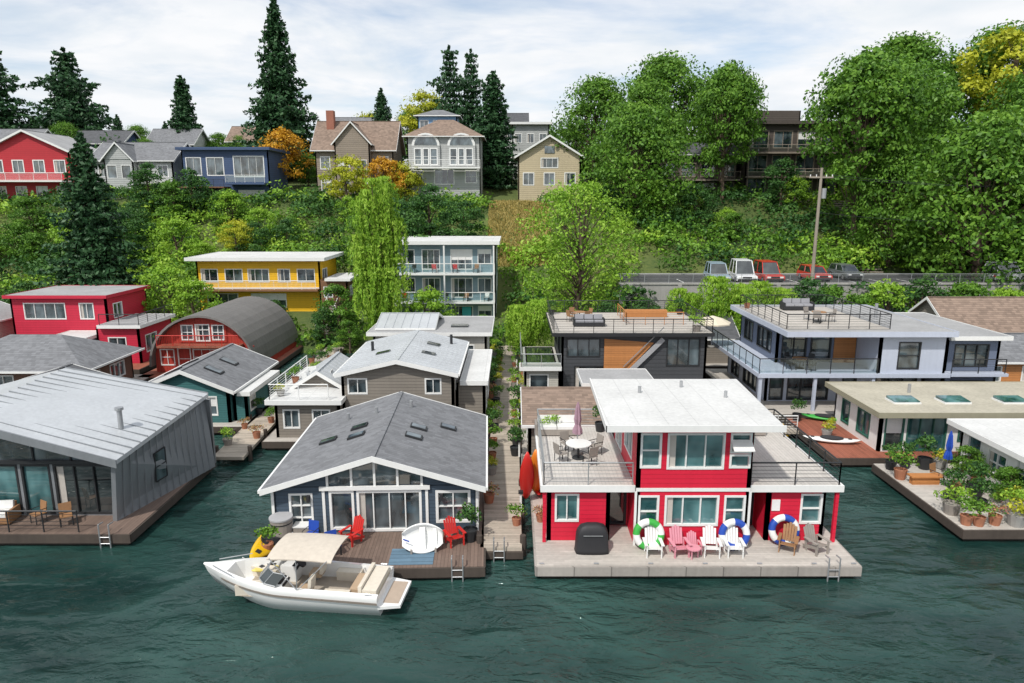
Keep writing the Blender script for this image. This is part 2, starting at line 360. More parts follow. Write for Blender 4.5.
def limb(parts,p0,p1,r0,r1,mi=0):
    p0=np.array(p0);p1=np.array(p1); m=(p0+p1)/2+NR.normal(size=3)*.06*np.linalg.norm(p1-p0)
    v,f=tube([p0,m,p1],[r0,(r0+r1)/2,r1],6); parts.append(('poly',v,f,mi))
def deciduous(H,W,lm,bark=BARK,nb=46,lpb=230,leaf=.42,crown0=.22,shape=1.0,airy=1.0,name='m',br=(.085,.17)):
    parts=[]; tr=W*.021+.06
    path=[(0,0,-1),(0,0,H*.15),(NR.normal()*.02*H,NR.normal()*.02*H,H*.4),(NR.normal()*.03*H,NR.normal()*.03*H,H*.8)]
    v,f=tube(path,[tr*1.3,tr,tr*.75,tr*.2],9); parts.append(('poly',v,f,0))
    lob=[NR.uniform(0,6.28) for _ in range(4)]
    for i in range(nb):
        z=crown0+(1-crown0)*NR.uniform(0,1)**.85
        k=(z-crown0)/(1-crown0); env=math.sin(math.pi*min(1,max(0,(k*.86+.12)))**shape)**.75
        a=NR.uniform(0,2*math.pi); lobe=1+.18*math.sin(2*a+lob[0])*math.sin(5*k+lob[1])+.12*math.sin(3*a+lob[2])
        rr=W/2*env*NR.uniform(.25,.95)**.6*NR.uniform(.8,1.12)*lobe
        r=W*NR.uniform(*br); c=(rr*math.cos(a)*.92,rr*math.sin(a)*.92,H*z*.95-r*.3)
        if i%2==0: limb(parts,(path[2][0]*z,path[2][1]*z,max(H*.12,c[2]*.62)),c,tr*.32,tr*.07)
        n=int(lpb*airy*(r/(W*.13))**2); p,d=blobpts(c,r,n)
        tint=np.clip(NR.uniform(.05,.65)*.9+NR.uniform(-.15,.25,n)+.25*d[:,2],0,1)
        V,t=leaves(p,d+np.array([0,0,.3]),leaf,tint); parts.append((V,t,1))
    n=int(nb*lpb*.12); d=NR.normal(size=(n,3)); d/=np.linalg.norm(d,axis=1)[:,None]
    p=d*np.array([W*.5,W*.5,H*(1-crown0)*.5])*NR.uniform(.5,1.02,n)[:,None]**.5+np.array([0,0,H*(crown0+(1-crown0)*.5)])
    V,t=leaves(p,d,leaf,NR.uniform(.1,.7,n)); parts.append((V,t,1))
    return mesh_from(name,parts,[bark,lm])
def conifer(H,W,lm=L_con,tiers=34,per=9,leaf=.5,base=.08,droop=.25,pw=.9,dens=1.0,name='c',ragged=.25):
    parts=[]; tr=H*.013+.08
    v,f=tube([(0,0,-1),(0,0,H*.5),(0,0,H*.99)],[tr*1.3,tr*.8,.03],8); parts.append(('poly',v,f,0))
    for i in range(tiers):
        k=i/(tiers-1); z=H*(base+(1-base)*k**.95)
        rad=W/2*((1-k)**pw)*NR.uniform(1-ragged,1.08)+.15
        m=max(4,int(per*(1-.5*k))); a0=NR.uniform(0,6.28)
        for j in range(m):
            a=a0+6.283*j/m+NR.uniform(-.25,.25); L=rad*NR.uniform(.6,1.18)
            n=max(10,int(52*dens*(L/(W*.5))**1.1)+12); t=NR.uniform(.05,1,n)**.75
            wid=(L*.2+.15)*np.sin(np.pi*np.clip(t*.85+.1,0,1)); off=NR.normal(size=n)*wid*.85
            x=t*L*math.cos(a)-off*math.sin(a); y=t*L*math.sin(a)+off*math.cos(a)
            zz=z-droop*L*t+.12*L*t**2-np.abs(NR.normal(size=n))*.3*(H/25)
            p=np.stack([x,y,zz],1); d=np.tile([math.cos(a)*.5,math.sin(a)*.5,.8],(n,1))
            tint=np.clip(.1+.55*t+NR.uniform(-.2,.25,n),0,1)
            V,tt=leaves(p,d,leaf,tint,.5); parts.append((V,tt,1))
            if j%3==0: limb(parts,(0,0,z),(L*.8*math.cos(a),L*.8*math.sin(a),z-droop*L*.75),tr*.25,.02)
    return mesh_from(name,parts,[BARK,lm])
def willow(H,W,lm,clumps=26,per=14,leaf=.35,name='w',base=.12,flat=1.0):
    # domed clumps, each a fountain of hanging strands
    parts=[]; tr=.1+W*.025
    v,f=tube([(0,0,-1),(.1,0,H*.4),(0,.1,H*.85)],[tr*1.3,tr,tr*.3],8); parts.append(('poly',v,f,0))
    for c in range(clumps):
        k=(c+.5)/clumps; cz=H*(base+.16+(1-base-.16)*k); env=math.sin(math.pi*min(1,(1-k)*.8+.14))**.7
        a0=NR.uniform(0,6.283); cr_=W*.34*env*NR.uniform(.3,1.0); cx=cr_*math.cos(a0); cy=cr_*math.sin(a0)
        limb(parts,(0,0,cz*.7),(cx,cy,cz),tr*.35,.03); tb=NR.uniform(.1,.55); rr=W*.2*NR.uniform(.7,1.25)
        for j in range(per):
            a=NR.uniform(0,6.283); out=rr*NR.uniform(.25,1); L=H*NR.uniform(.1,.27)*flat; n=int(22+L*12); t=NR.uniform(0,1,n)
            hx=np.minimum(t*2.2,1)**.8
            x=cx+out*hx*math.cos(a)+NR.normal(size=n)*.09; y=cy+out*hx*math.sin(a)+NR.normal(size=n)*.09
            z=cz+.25*rr*np.sin(np.pi*np.minimum(t*2,1))-L*np.maximum(0,t-.25)*1.3; z=np.maximum(z,.25)
            p=np.stack([x,y,z],1); d=np.tile([math.cos(a),math.sin(a),.5],(n,1))
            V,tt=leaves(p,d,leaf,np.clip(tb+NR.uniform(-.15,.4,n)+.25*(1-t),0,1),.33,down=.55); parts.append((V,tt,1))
    return mesh_from(name,parts,[BARK,lm])
def put(name,me,x,y,z=None,rot=None,sc=1):
    o=bpy.data.objects.new(name,me); COL.objects.link(o)
    if z is None: z=float(ht(x,y))
    o.location=(x,y,z); o.rotation_euler=(0,0,R.uniform(0,6.28) if rot is None else rot)
    o.scale=(sc,)*3 if isinstance(sc,(int,float)) else sc
    return o
def blobmass(name,blobs,lm,leaf=.45,dens=38,sq=.8):
    parts=[]
    for (x,y,z,r) in blobs:
        n=max(20,int(dens*r*r)); p,d=blobpts((x,y,z),r,n,sq)
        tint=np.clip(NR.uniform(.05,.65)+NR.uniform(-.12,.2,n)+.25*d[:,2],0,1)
        V,t=leaves(p,d+np.array([0,0,.4]),leaf,tint); parts.append((V,t,0))
    me=mesh_from(name,parts,[lm]); return put(name,me,0,0,0,0)
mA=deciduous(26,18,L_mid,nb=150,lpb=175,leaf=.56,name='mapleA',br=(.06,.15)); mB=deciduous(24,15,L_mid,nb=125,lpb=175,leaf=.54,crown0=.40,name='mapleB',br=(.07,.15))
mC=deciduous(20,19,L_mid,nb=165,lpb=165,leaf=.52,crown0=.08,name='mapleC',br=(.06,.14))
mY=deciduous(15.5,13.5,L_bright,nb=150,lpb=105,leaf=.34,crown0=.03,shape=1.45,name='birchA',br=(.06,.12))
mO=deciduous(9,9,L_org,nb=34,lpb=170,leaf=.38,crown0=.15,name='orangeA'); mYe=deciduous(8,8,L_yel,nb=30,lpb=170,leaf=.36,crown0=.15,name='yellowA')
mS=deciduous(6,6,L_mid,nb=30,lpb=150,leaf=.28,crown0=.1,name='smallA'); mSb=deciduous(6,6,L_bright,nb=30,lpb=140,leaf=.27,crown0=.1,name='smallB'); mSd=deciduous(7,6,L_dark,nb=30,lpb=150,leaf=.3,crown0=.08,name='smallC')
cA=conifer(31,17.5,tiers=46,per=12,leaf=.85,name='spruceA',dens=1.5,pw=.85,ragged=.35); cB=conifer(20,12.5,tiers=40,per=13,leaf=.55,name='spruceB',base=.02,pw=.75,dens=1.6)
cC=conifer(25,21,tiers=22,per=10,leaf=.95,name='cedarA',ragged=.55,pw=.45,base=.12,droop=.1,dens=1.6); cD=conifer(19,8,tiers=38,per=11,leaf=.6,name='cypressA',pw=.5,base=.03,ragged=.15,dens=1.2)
wA=willow(16,8.0,L_bright,40,17,leaf=.36,name='willow_tall'); wB=willow(5.5,8,L_bright,16,24,leaf=.28,name='willow_low',base=.25,flat=1.9)
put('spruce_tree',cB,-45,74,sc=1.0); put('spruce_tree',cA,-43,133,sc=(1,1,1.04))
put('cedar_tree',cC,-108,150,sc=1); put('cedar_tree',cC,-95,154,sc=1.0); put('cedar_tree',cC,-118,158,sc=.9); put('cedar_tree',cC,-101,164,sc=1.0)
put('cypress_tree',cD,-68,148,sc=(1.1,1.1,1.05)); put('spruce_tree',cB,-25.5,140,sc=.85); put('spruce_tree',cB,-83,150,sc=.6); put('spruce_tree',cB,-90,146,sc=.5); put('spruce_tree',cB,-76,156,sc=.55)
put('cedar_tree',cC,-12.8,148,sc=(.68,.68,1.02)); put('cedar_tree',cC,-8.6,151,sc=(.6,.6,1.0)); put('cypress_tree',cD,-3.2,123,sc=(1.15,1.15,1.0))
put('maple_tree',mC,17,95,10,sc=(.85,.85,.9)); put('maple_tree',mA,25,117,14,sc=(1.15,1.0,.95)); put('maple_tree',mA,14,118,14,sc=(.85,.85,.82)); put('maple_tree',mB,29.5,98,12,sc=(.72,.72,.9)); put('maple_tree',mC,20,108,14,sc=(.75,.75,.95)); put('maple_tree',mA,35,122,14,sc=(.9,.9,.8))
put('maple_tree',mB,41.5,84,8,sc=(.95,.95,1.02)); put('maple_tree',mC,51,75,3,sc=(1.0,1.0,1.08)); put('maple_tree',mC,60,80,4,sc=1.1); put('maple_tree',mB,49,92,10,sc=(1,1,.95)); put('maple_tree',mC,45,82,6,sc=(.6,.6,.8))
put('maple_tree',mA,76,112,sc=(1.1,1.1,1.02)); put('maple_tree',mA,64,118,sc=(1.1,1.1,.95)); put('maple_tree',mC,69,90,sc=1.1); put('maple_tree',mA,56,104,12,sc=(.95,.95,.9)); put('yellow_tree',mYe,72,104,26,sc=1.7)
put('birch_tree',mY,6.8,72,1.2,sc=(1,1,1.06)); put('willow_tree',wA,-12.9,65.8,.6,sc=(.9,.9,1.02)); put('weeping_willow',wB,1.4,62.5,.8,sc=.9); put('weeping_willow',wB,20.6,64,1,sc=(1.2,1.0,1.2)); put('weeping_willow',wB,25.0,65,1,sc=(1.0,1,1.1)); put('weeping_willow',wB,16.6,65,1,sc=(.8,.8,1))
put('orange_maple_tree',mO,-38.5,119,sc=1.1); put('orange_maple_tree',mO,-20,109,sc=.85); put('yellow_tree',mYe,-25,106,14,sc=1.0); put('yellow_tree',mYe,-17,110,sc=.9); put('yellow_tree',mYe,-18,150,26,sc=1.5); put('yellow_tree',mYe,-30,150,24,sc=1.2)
for x,y,k in((-88,140,.42),(-78,148,.4),(-62,150,.42),(-56,146,.36),(-33,152,.45),(-22,156,.5),(-17,158,.5),(2,158,.45),(8,152,.45),(-48,150,.4),(-70,135,.35),(-36,124,.28),(-52,124,.33),(12,126,.42)): put('skyline_tree',R.choice([mA,mC]),x,y,sc=k)
put('garden_tree',mSd,-11,93,sc=1.3); put('garden_tree',mSd,-6.5,92,sc=1.1); put('garden_tree',mSb,-36,71,sc=1.2); put('garden_tree',mSb,-8.5,67.5,sc=1.0); put('garden_tree',mSb,-33,70,sc=1.0)
put('garden_tree',mS,-18,70,sc=.9); put('garden_tree',mSd,-14.5,88,sc=1.3); put('garden_tree',mS,-18.5,87,sc=1.3); put('yellow_tree',mYe,-36,90,8,sc=.6)
for i in range(56):
    x=R.uniform(-92,-14) if i<42 else R.uniform(12,75); y=R.uniform(88,105)
    put('garden_tree',R.choice([mS,mSb,mSd]),x,y,float(ht(x,y))-.6,sc=R.uniform(.55,1.15))
for x,y,z,k in((13.0,66.5,.8,.75),(16,67.2,1,.7),(29,66.6,1,1.0),(31.5,66.8,1,1.05),(34,66.5,1,.9),(37,67,1,1.1),(40.5,66.8,1,1.0),(44.5,67,1,1.1),(49,66.8,1,1.0),(54,67,1,1.15),(59,67,1,1.2),(-3,67,1,.55),(9.5,67,.8,.7),(-19,68,1,.55),(-25,71,1,.6),(-29.5,70.5,1,.55),(-42,70,1,.7),(-50,70,1,.9),(-56,72,1,1),(-16.2,66.8,.8,.5)): put('garden_tree',R.choice([mS,mSd,mSb,mSd]),x,y,z-.4,sc=k)
def inhouse(x,y):
    return (-38<x<-19 and 74<y<88) or (-14<x<0 and 72<y<86) or (14<x<76 and 68<y<80.5) or (-4<x<6 and 94<y<109)
bl={0:[],1:[],2:[]}
for i in range(1250):
    x=R.uniform(-95,85); y=R.uniform(78,110)
    if inhouse(x,y): continue
    r=R.uniform(1.0,2.7); k=math.sin(x*.13+1)+math.sin(y*.3+x*.05)+R.uniform(-1,1)
    bl[0 if k<-.5 else (1 if k<.6 else 2)].append((x,y,float(ht(x,y))+r*.35,r))
for i in range(260):
    x=R.uniform(-75,62); y=R.uniform(66.5,77)
    if (-38<x<-19 and y>73) or(-14<x<0 and y>70) or (13<x and y>68.6): continue
    r=R.uniform(.6,1.6); bl[R.choice([0,1,1,2])].append((x,y,float(ht(x,y))+r*.35,r))
for i in range(60):
    x=R.uniform(-86,12); r=R.uniform(1.0,1.9); bl[R.choice([0,1,2])].append((x,R.uniform(106,109.5),float(ht(x,108))+r*.4,r)) if not -5<x<5 else None
for i in range(120): # ivy and shrubs against the retaining wall
    x=R.choice([R.uniform(28,62),R.uniform(28,62),R.uniform(10.5,14)]); r=R.uniform(.6,1.25); bl[R.choice([0,0,1])].append((x,68.6-r*.4,R.uniform(1.2,6.3),r))
blobmass('hillside_shrubs',bl[0],L_dark,.5,30); blobmass('hillside_shrubs',bl[1],L_mid,.5,30); blobmass('hillside_shrubs',bl[2],L_bright,.5,30)
bl=[];bl2=[]
for i in range(420):
    x=R.uniform(-150,130); y=R.uniform(126,185); r=R.uniform(2,4.5)
    if -60<x<20 and y<132: continue
    (bl if R.random()<.5 else bl2).append((x,y,float(ht(x,y))+R.uniform(0,3.2 if x<25 else 6),r))
blobmass('distant_trees',bl,L_dark,.9,11,1.0); blobmass('distant_trees',bl2,L_mid,.9,11,1.0)
n=9000; x=NR.uniform(-3.5,5.5,n); y=NR.uniform(90,111,n); z=ht(x,y)+.2
Lg=leafmat('dry_grass',(.18,.16,.04),(.42,.33,.10),(.58,.46,.17))
V,t=leaves(np.stack([x,y,z],1),np.tile([0,-.6,.3],(n,1)),.6,NR.uniform(0,1,n),.2,down=.6); put('dry_grass',mesh_from('dry_grass',[(V,t,0)],[Lg]),0,0,0,0)
def potplant(lm,h,w,n,leaf,name,pot=TERC,pr=.24,ph=.38):
    parts=[]; v=[];f=[]
    for k,(r,z) in enumerate(((pr*.72,0),(pr,ph),(pr*.88,ph),(pr*.85,ph-.06),(.01,ph-.06))):
        for i in range(12): v.append((r*math.cos(i*.5236),r*math.sin(i*.5236),z))
        if k:
            for i in range(12): f.append(((k-1)*12+i,(k-1)*12+(i+1)%12,k*12+(i+1)%12,k*12+i))
    parts.append(('poly',v,f,0))
    for b in range(5):
        c=(R.uniform(-w,w)*.35,R.uniform(-w,w)*.35,ph+R.uniform(.1,1)*h*.7); p,d=blobpts(c,w*.38,n//5,1.0)
        V,t=leaves(p,d,leaf,NR.uniform(0,1,len(p))); parts.append((V,t,1))
    return mesh_from(name,parts,[pot,lm])
PP=[potplant(L_mid,.8,.8,260,.13,'p1'),potplant(L_bright,.6,.8,260,.12,'p2',GREYW,.3,.4),potplant(L_flw,.45,.7,240,.1,'p3'),potplant(L_dark,1.1,.7,300,.14,'p4',DKM,.28,.45),potplant(L_yel,.5,.6,220,.11,'p5',CONC,.3,.4)]
def pot(x,y,z=.6,k=None,sc=1): put('potted_plant',PP[k if k is not None else R.choice([0,0,1,1,2,3,3,4])],x,y,z,sc=sc*R.uniform(.85,1.2))
for y in range(29,67,2):
    if R.random()<.85: pot(-1.12,y+R.uniform(-.6,.6),.6)
    if R.random()<.75: pot(.2,y+R.uniform(-.6,.6),.6)
    if y>34 and R.random()<.6: pot(-1.6,y,.6,sc=1.1); 
    if y>44 and R.random()<.7: pot(.9,y,.6,sc=1.2)
for y in range(39,66,3): k=(y-37)/30*1.4; pot(-17.0-k,y); pot(-15.7-k,y+1.2)
for x,y in((20.6,28.7),(21.1,28.6),(21.9,28.7),(22.8,28.6),(23.6,28.7),(20.6,29.8),(20.5,33.9),(20.7,35.2),(21.6,35.4),(22.6,35.3),(23.5,35.4),(23.8,33),(24.1,31.5),(23.9,30.3),(24.2,28.9),(23.1,31.8),(22.2,30.2),(24.2,34.3),(23.3,29.7),(21.2,30.8)): pot(x,y,sc=1.2)
for x,y in((23.9,33.6),(24.1,30.9)): put('garden_tree',mS,x,y,.5,sc=.33)
for x,y,z in((1.9,33.8,3.2),(4.6,34,3.2),(13.4,34,3.2),(10.6,33.9,3.2),(-10.2,26.2,.6),(-1.8,27.2,.6),(19.6,40.5,.6),(20.6,42,.6),(19,43.6,.6),(3.4,58,5.4),(14.4,58,5.4),(13.8,50.2,5.4),(19.3,55.5,6.36),(-14.4,41,3.1),(-14.4,44,3.1),(-25.2,52,.6),(1.3,29,.6),(1.2,34,.6),(13.8,33,.6)): pot(x,y,z)
# ------------------------------------------------------------------ small props
def chair(name,x,y,z,rot,mat,sc=1.0):
    c=O(name,(x,y,z),rot,w=False,sc=sc)
    for k in range(5): c.bx('seat_slats',mat,(0,-.22+.11*k,.36-.028*k),(.56,.095,.025),(-.25,0,0))
    for k in range(5):
        h=.78-.06*abs(k-2); c.bx('back_slats',mat,(-.22+.11*k,.36+.13*(h/.78),.27+h/2),(.095,.022,h),(-.33,0,(k-2)*-.03))
    for sx in(-.34,.34):
        c.bx('armrests',mat,(sx,.02,.56),(.13,.72,.028),(0,0,0)); c.bx('front_legs',mat,(sx*.88,-.27,.275),(.04,.1,.55)); c.bx('side_rails',mat,(sx*.86,.08,.25),(.03,.85,.12),(-.28,0,0)); c.bx('rear_legs',mat,(sx*.88,.34,.28),(.04,.08,.56),(-.2,0,0))
    return c.done()
def dchair(name,x,y,z,rot,mat):
    c=O(name,(x,y,z),rot,w=False); c.box('seat',mat,-.25,.25,-.25,.25,.42,.46); c.bx('backrest',mat,(0,.27,.72),(.5,.03,.45),(-.15,0,0))
    for a in(-.22,.22):
        for b in(-.22,.22): c.cyl('legs',DKM,(a,b,0),(a,b,.42),.018,n=6)
        c.cyl('arms',DKM,(a*1.15,-.22,.64),(a*1.15,.28,.66),.018,n=6); c.cyl('arms',DKM,(a*1.15,-.22,0),(a*1.15,-.22,.64),.015,n=6)
    return c.done()
for x,m in((5.85,WHITE),(6.95,PNKP),(8.25,WHITE),(9.2,WHITE)): chair('adirondack_chair',x,26.0,.6,R.uniform(-.15,.15),m)
chair('adirondack_chair',11.55,26.3,.6,-.5,TEAKW); chair('adirondack_chair',12.75,26.2,.6,.35,GREYW); chair('adirondack_chair',7.6,26.15,.6,.1,PNKP,.75)
chair('adirondack_chair',-2.45,26.9,.6,.5,CRIMS); chair('adirondack_chair',-6.9,27.0,.6,-.5,CRIMS); dchair('patio_chair',-7.4,26.0,.6,.6,BLUP); dchair('patio_chair',-8.6,26.9,.6,-.3,BLUP); 
for x,y,r in((-20.2,28.7,.6),(-21.6,28.9,-.5),(-26,28.8,0)): dchair('wooden_chair',x,y,.6,r,TEAKW)
def ring(x,y,z,m1,m2,Rr=.52,r=.15):
    c=O('inflatable_ring',(x,y,z),0,w=False); c.smooth={'tube'}
    for k in range(16):
        rs=[]
        for q in range(4):
            a=(k+q/3)*math.pi/8; rs.append([(math.cos(a)*(Rr+r*math.cos(b)),r*math.sin(b),math.sin(a)*(Rr+r*math.cos(b))) for b in [j*math.pi/5 for j in range(10)]])
        c.loft('tube',m1 if (k//2)%2 else m2,rs,caps=False)
    c.tilt=(-.22,0); c.done()
ring(5.75,26.5,1.25,GRNP,WHITE); ring(9.35,26.5,1.25,BLUP,WHITE); ring(11.6,26.9,1.25,BLUP,WHITE)
t_=O('side_table',(7.45,25.75,.6),w=False); t_.cyl('top',PNKP,(0,0,.42),(0,0,.46),.3,n=16); [t_.cyl('legs',PNKP,(math.cos(a)*.2,math.sin(a)*.2,0),(math.cos(a)*.2,math.sin(a)*.2,.42),.025,n=6) for a in(0,2.1,4.2)]; t_.done()
g=O('covered_grill',(3.35,26.3,.6),w=False); g.smooth={'cover'}; rs=[]
for z,sx,sy in((0,.72,.36),(.15,.70,.34),(.8,.66,.32),(.95,.62,.3),(1.15,.5,.24),(1.24,.3,.14),(1.26,.02,.02)):
    rs.append([(sx*math.copysign(abs(math.cos(a))**.5,math.cos(a))*(1+.03*math.sin(7*a)),sy*math.copysign(abs(math.sin(a))**.5,math.sin(a)),z) for a in [i*math.pi/12+.01 for i in range(24)]])
g.loft('cover',BLK,rs); g.bx('handle',GREYM,(0,-.35,.85),(.8,.03,.03)); g.done()
def umb(name,x,y,z,mat,closed=True,h=2.5):
    c=O(name,(x,y,z),w=False); c.cyl('pole',GREYM,(0,0,0),(0,0,h),.03); c.cyl('base',CONC,(0,0,0),(0,0,.1),.28,n=14)
    if closed:
        rs=[[((r*(1+.22*math.cos(6*a)))*math.cos(a),(r*(1+.22*math.cos(6*a)))*math.sin(a),zz) for a in [i*math.pi/12 for i in range(24)]] for r,zz in((.2,h-1.5),(.19,h-1.3),(.11,h-1.05),(.15,h-.8),(.09,h-.2),(.02,h+.05))]
        c.loft('canopy',mat,rs)
    else:
        rs=[[(r*math.cos(a),r*math.sin(a),zz) for a in [i*math.pi/4 for i in range(8)]] for r,zz in((1.5,h-.55),(1.5,h-.45),(.8,h-.12),(.03,h+.1))]; c.loft('canopy',mat,rs)
        for i in range(8): a=i*math.pi/4; c.cyl('ribs',TEAKW,(0,0,h-.05),(1.45*math.cos(a),1.45*math.sin(a),h-.5),.015,n=4)
    c.done()
umb('closed_patio_umbrella',3.1,30.8,3.2,M('mauve_canvas',(.35,.22,.27),.9)); umb('closed_patio_umbrella',23.1,34.2,.6,BLUP); umb('open_patio_umbrella',16.4,55,3.2,M('cream_canvas',(.65,.58,.45),.9),False); umb('closed_patio_umbrella',28.2,47.5,3.3,BLK)
def table(name,x,y,z,r,mat,n=4,cm=None):
    t=O(name,(x,y,z),w=False); t.cyl('top',mat,(0,0,.7),(0,0,.74),r,n=20); t.cyl('stem',DKM,(0,0,0),(0,0,.7),.05); t.cyl('foot',DKM,(0,0,0),(0,0,.04),.3,n=14); t.done()
    for i in range(n): a=i*6.283/n+.5; dchair('patio_chair',x+math.sin(a)*(r+.35)*-1,y+math.cos(a)*(r+.35),z,a,cm or DKM)
table('patio_table',3.1,30.2,3.2,.6,WHITE,4,GREYW); table('patio_table',22.6,32.6,.6,.6,GREYW,3,TEAKW); table('patio_table',-26.5,57.5,.6,.4,WHITE,2); table('patio_table',20.5,47.3,3.3,.55,TEAKW,4); table('patio_table',-13,44,3.08,.4,WHITE,3,WHITE); table('patio_table',5.5,55,5.4,.5,TEAKW,4,TEAKW); table('patio_table',22.3,49,6.36,.5,TEAKW,3,GREYW)
def sofa(x,y,z,rot,L,mat,cm):
    c=O('outdoor_sofa',(x,y,z),rot,w=False); c.box('base',mat,-L/2,L/2,-.4,.4,.05,.35); c.box('backrest',mat,-L/2,L/2,.4,.52,.05,.8); c.box('armrests',mat,-L/2-.12,-L/2-.002,-.4,.52,.05,.62); c.box('armrests',mat,L/2+.002,L/2+.12,-.4,.52,.05,.62)
    n=max(1,int(L/.7))
    for i in range(n): w=L/n; c.box('cushions',cm,-L/2+w*i+.02,-L/2+w*(i+1)-.02,-.38,.36,.352,.5); c.bx('cushions',cm,(-L/2+w*(i+.5),.33,.7),(w-.06,.12,.38),(-.15,0,0))
    c.done()
CUS=M('grey_cushion',(.3,.3,.32),.9)
sofa(2.3,33.6,3.2,0,2.0,GREYW,WHITE); sofa(11.8,33.6,3.2,0,2.1,GREYW,CUS); sofa(6,52.5,5.4,0,2.2,BLK,CUS); sofa(23,54.5,6.36,0,2.2,BLK,CUS); sofa(-23.8,28.9,.6,.1,1.8,TEAKW,WHITE)
def kayak(name,x,y,z,rot,mat,L=3.4,W=.75,tilt=(0,0)):
    c=O(name,(x,y,z),rot,w=False); c.smooth={'hull'}; c.tilt=tilt; rs=[]
    for i in range(17):
        t=i/16; xx=(t-.5)*L; w=W/2*max(.03,math.sin(math.pi*t))**.65; rise=.12*(2*t-1)**4
        rs.append([(xx,w*math.cos(a),.17+rise+(.15 if math.sin(a)<0 else .12)*max(.1,math.sin(math.pi*t)**.5)*math.sin(a)) for a in [j*math.pi/7 for j in range(14)]])
    c.loft('hull',mat,rs)
    ov=[[(r*.62*math.cos(a),r*.31*math.sin(a)*W/.75,zz) for a in [j*math.pi/10 for j in range(20)]] for r,zz in((1.08,.27),(1.08,.325),(.92,.325),(.86,.25),(.05,.24))]
    c.loft('cockpit_rim',BLK,ov[:3],caps=False); c.loft('cockpit',M('dark_cockpit',(.04,.04,.045),.7),ov[2:]); c.box('seat',BLK,-.25,.2,-.17,.17,.25,.29); c.box('hatches',BLK,-L*.36,-L*.30,-.1,.1,.285,.30); c.box('hatches',BLK,L*.28,L*.34,-.1,.1,.285,.30)
    return c.done()
kayak('yellow_kayak',-10.35,26.9,.68,1.45,YELP,3.8,.95,(.45,0)); kayak('yellow_kayak',-9.3,25.2,.62,.9,M('pale_yellow_plastic',(.7,.58,.15),.35),2.6,.8)
kayak('red_kayak',.72,30.6,1.95,-1.5,CRIMS,2.8,.72,(0,-1.32)); kayak('orange_kayak',1.15,31.2,1.9,-1.65,ORGP,2.7,.7,(0,-1.3)); kayak('red_kayak',1.3,32.8,.65,1.5,CRIMS,3.2,.7,(.4,0))
kr=O('kayak_rack',(.95,31.4,.6),w=False)
for x in(-.45,.55): kr.cyl('posts',GREYW,(x,.35,0),(x,.35,2.2),.05)
kr.cyl('crossbars',GREYW,(-.5,.33,2.1),(.6,.33,2.1),.04); kr.cyl('crossbars',GREYW,(-.5,.33,1.0),(.6,.33,1.0),.04); kr.done()
kayak('green_kayak',20.9,43.6,.65,-.4,GRNP,3.2,.8); kayak('yellow_kayak',18.0,42.9,.0,1.2,YELP,3.2,.8); kayak('white_kayak',19.4,39.4,.62,-.25,GEL,3.3,.8); kayak('green_kayak',-14.8,46,.0,1.5,GRNP,3.4); kayak('red_kayak',-38,57.6,.7,0,CRIMS); kayak('blue_kayak',15.9,51,.0,1.5,BLUP)
b=O('wooden_barrel_tub',(-10.0,27.4,.6),w=False); b.cyl('staves',GREYW,(0,0,0),(0,0,.95),.47,n=20); 
for z in(.2,.75): b.cyl('hoops',DKM,(0,0,z),(0,0,z+.05),.48,n=20)
b.cyl('lid',M('grey_lid',(.4,.4,.41),.6),(0,0,.951),(0,0,1.02),.5,n=20); b.done()
sb=O('storage_box',(-9.2,27.6,.6),w=False); sb.box('body',GREYW,-.3,.5,-.25,.25,0,.5); sb.bx('lid',WHITE,(.1,0,.53),(.86,.56,.05)); sb.done()
d=O('white_dinghy',(-3.75,26.35,1.15),.15,w=False); d.smooth={'shell'}; d.tilt=(1.0,0); rs=[]
for i in range(13):
    t=i/12; xx=(t-.5)*1.7; w=.62*max(.12,math.sin(math.pi*(.08+t*.84)))**.6; dp=.42*max(.2,math.sin(math.pi*(.1+t*.8)))**.6
    rs.append([(xx,w*math.cos(a),-dp*math.sin(a)) for a in [j*math.pi/10 for j in range(11)]]+[(xx,w*.88*math.cos(a),-dp*.85*math.sin(a)) for a in [j*math.pi/10 for j in range(10,-1,-1)]])
d.loft('shell',GEL,rs); d.box('thwart',GEL,-.12,.12,-.46,.46,-.16,-.12); d.box('thwart',GEL,.45,.6,-.38,.38,-.14,-.1); d.cyl('painter_rope',BLUP,(-.8,0,.02),(-.55,-.1,.02),.03); d.done()
cr_=O('dinghy_cradle',(-3.75,26.5,.6),.15,w=False)
for x in(-.5,.5): cr_.box('supports',GREYW,x-.04,x+.04,-.45,.6,0,.08); cr_.bx('supports',GREYW,(x,.45,.4),(.06,.06,.8),(.3,0,0)); cr_.box('supports',GREYW,x-.04,x+.04,-.45,-.38,.08,.2)
cr_.done()
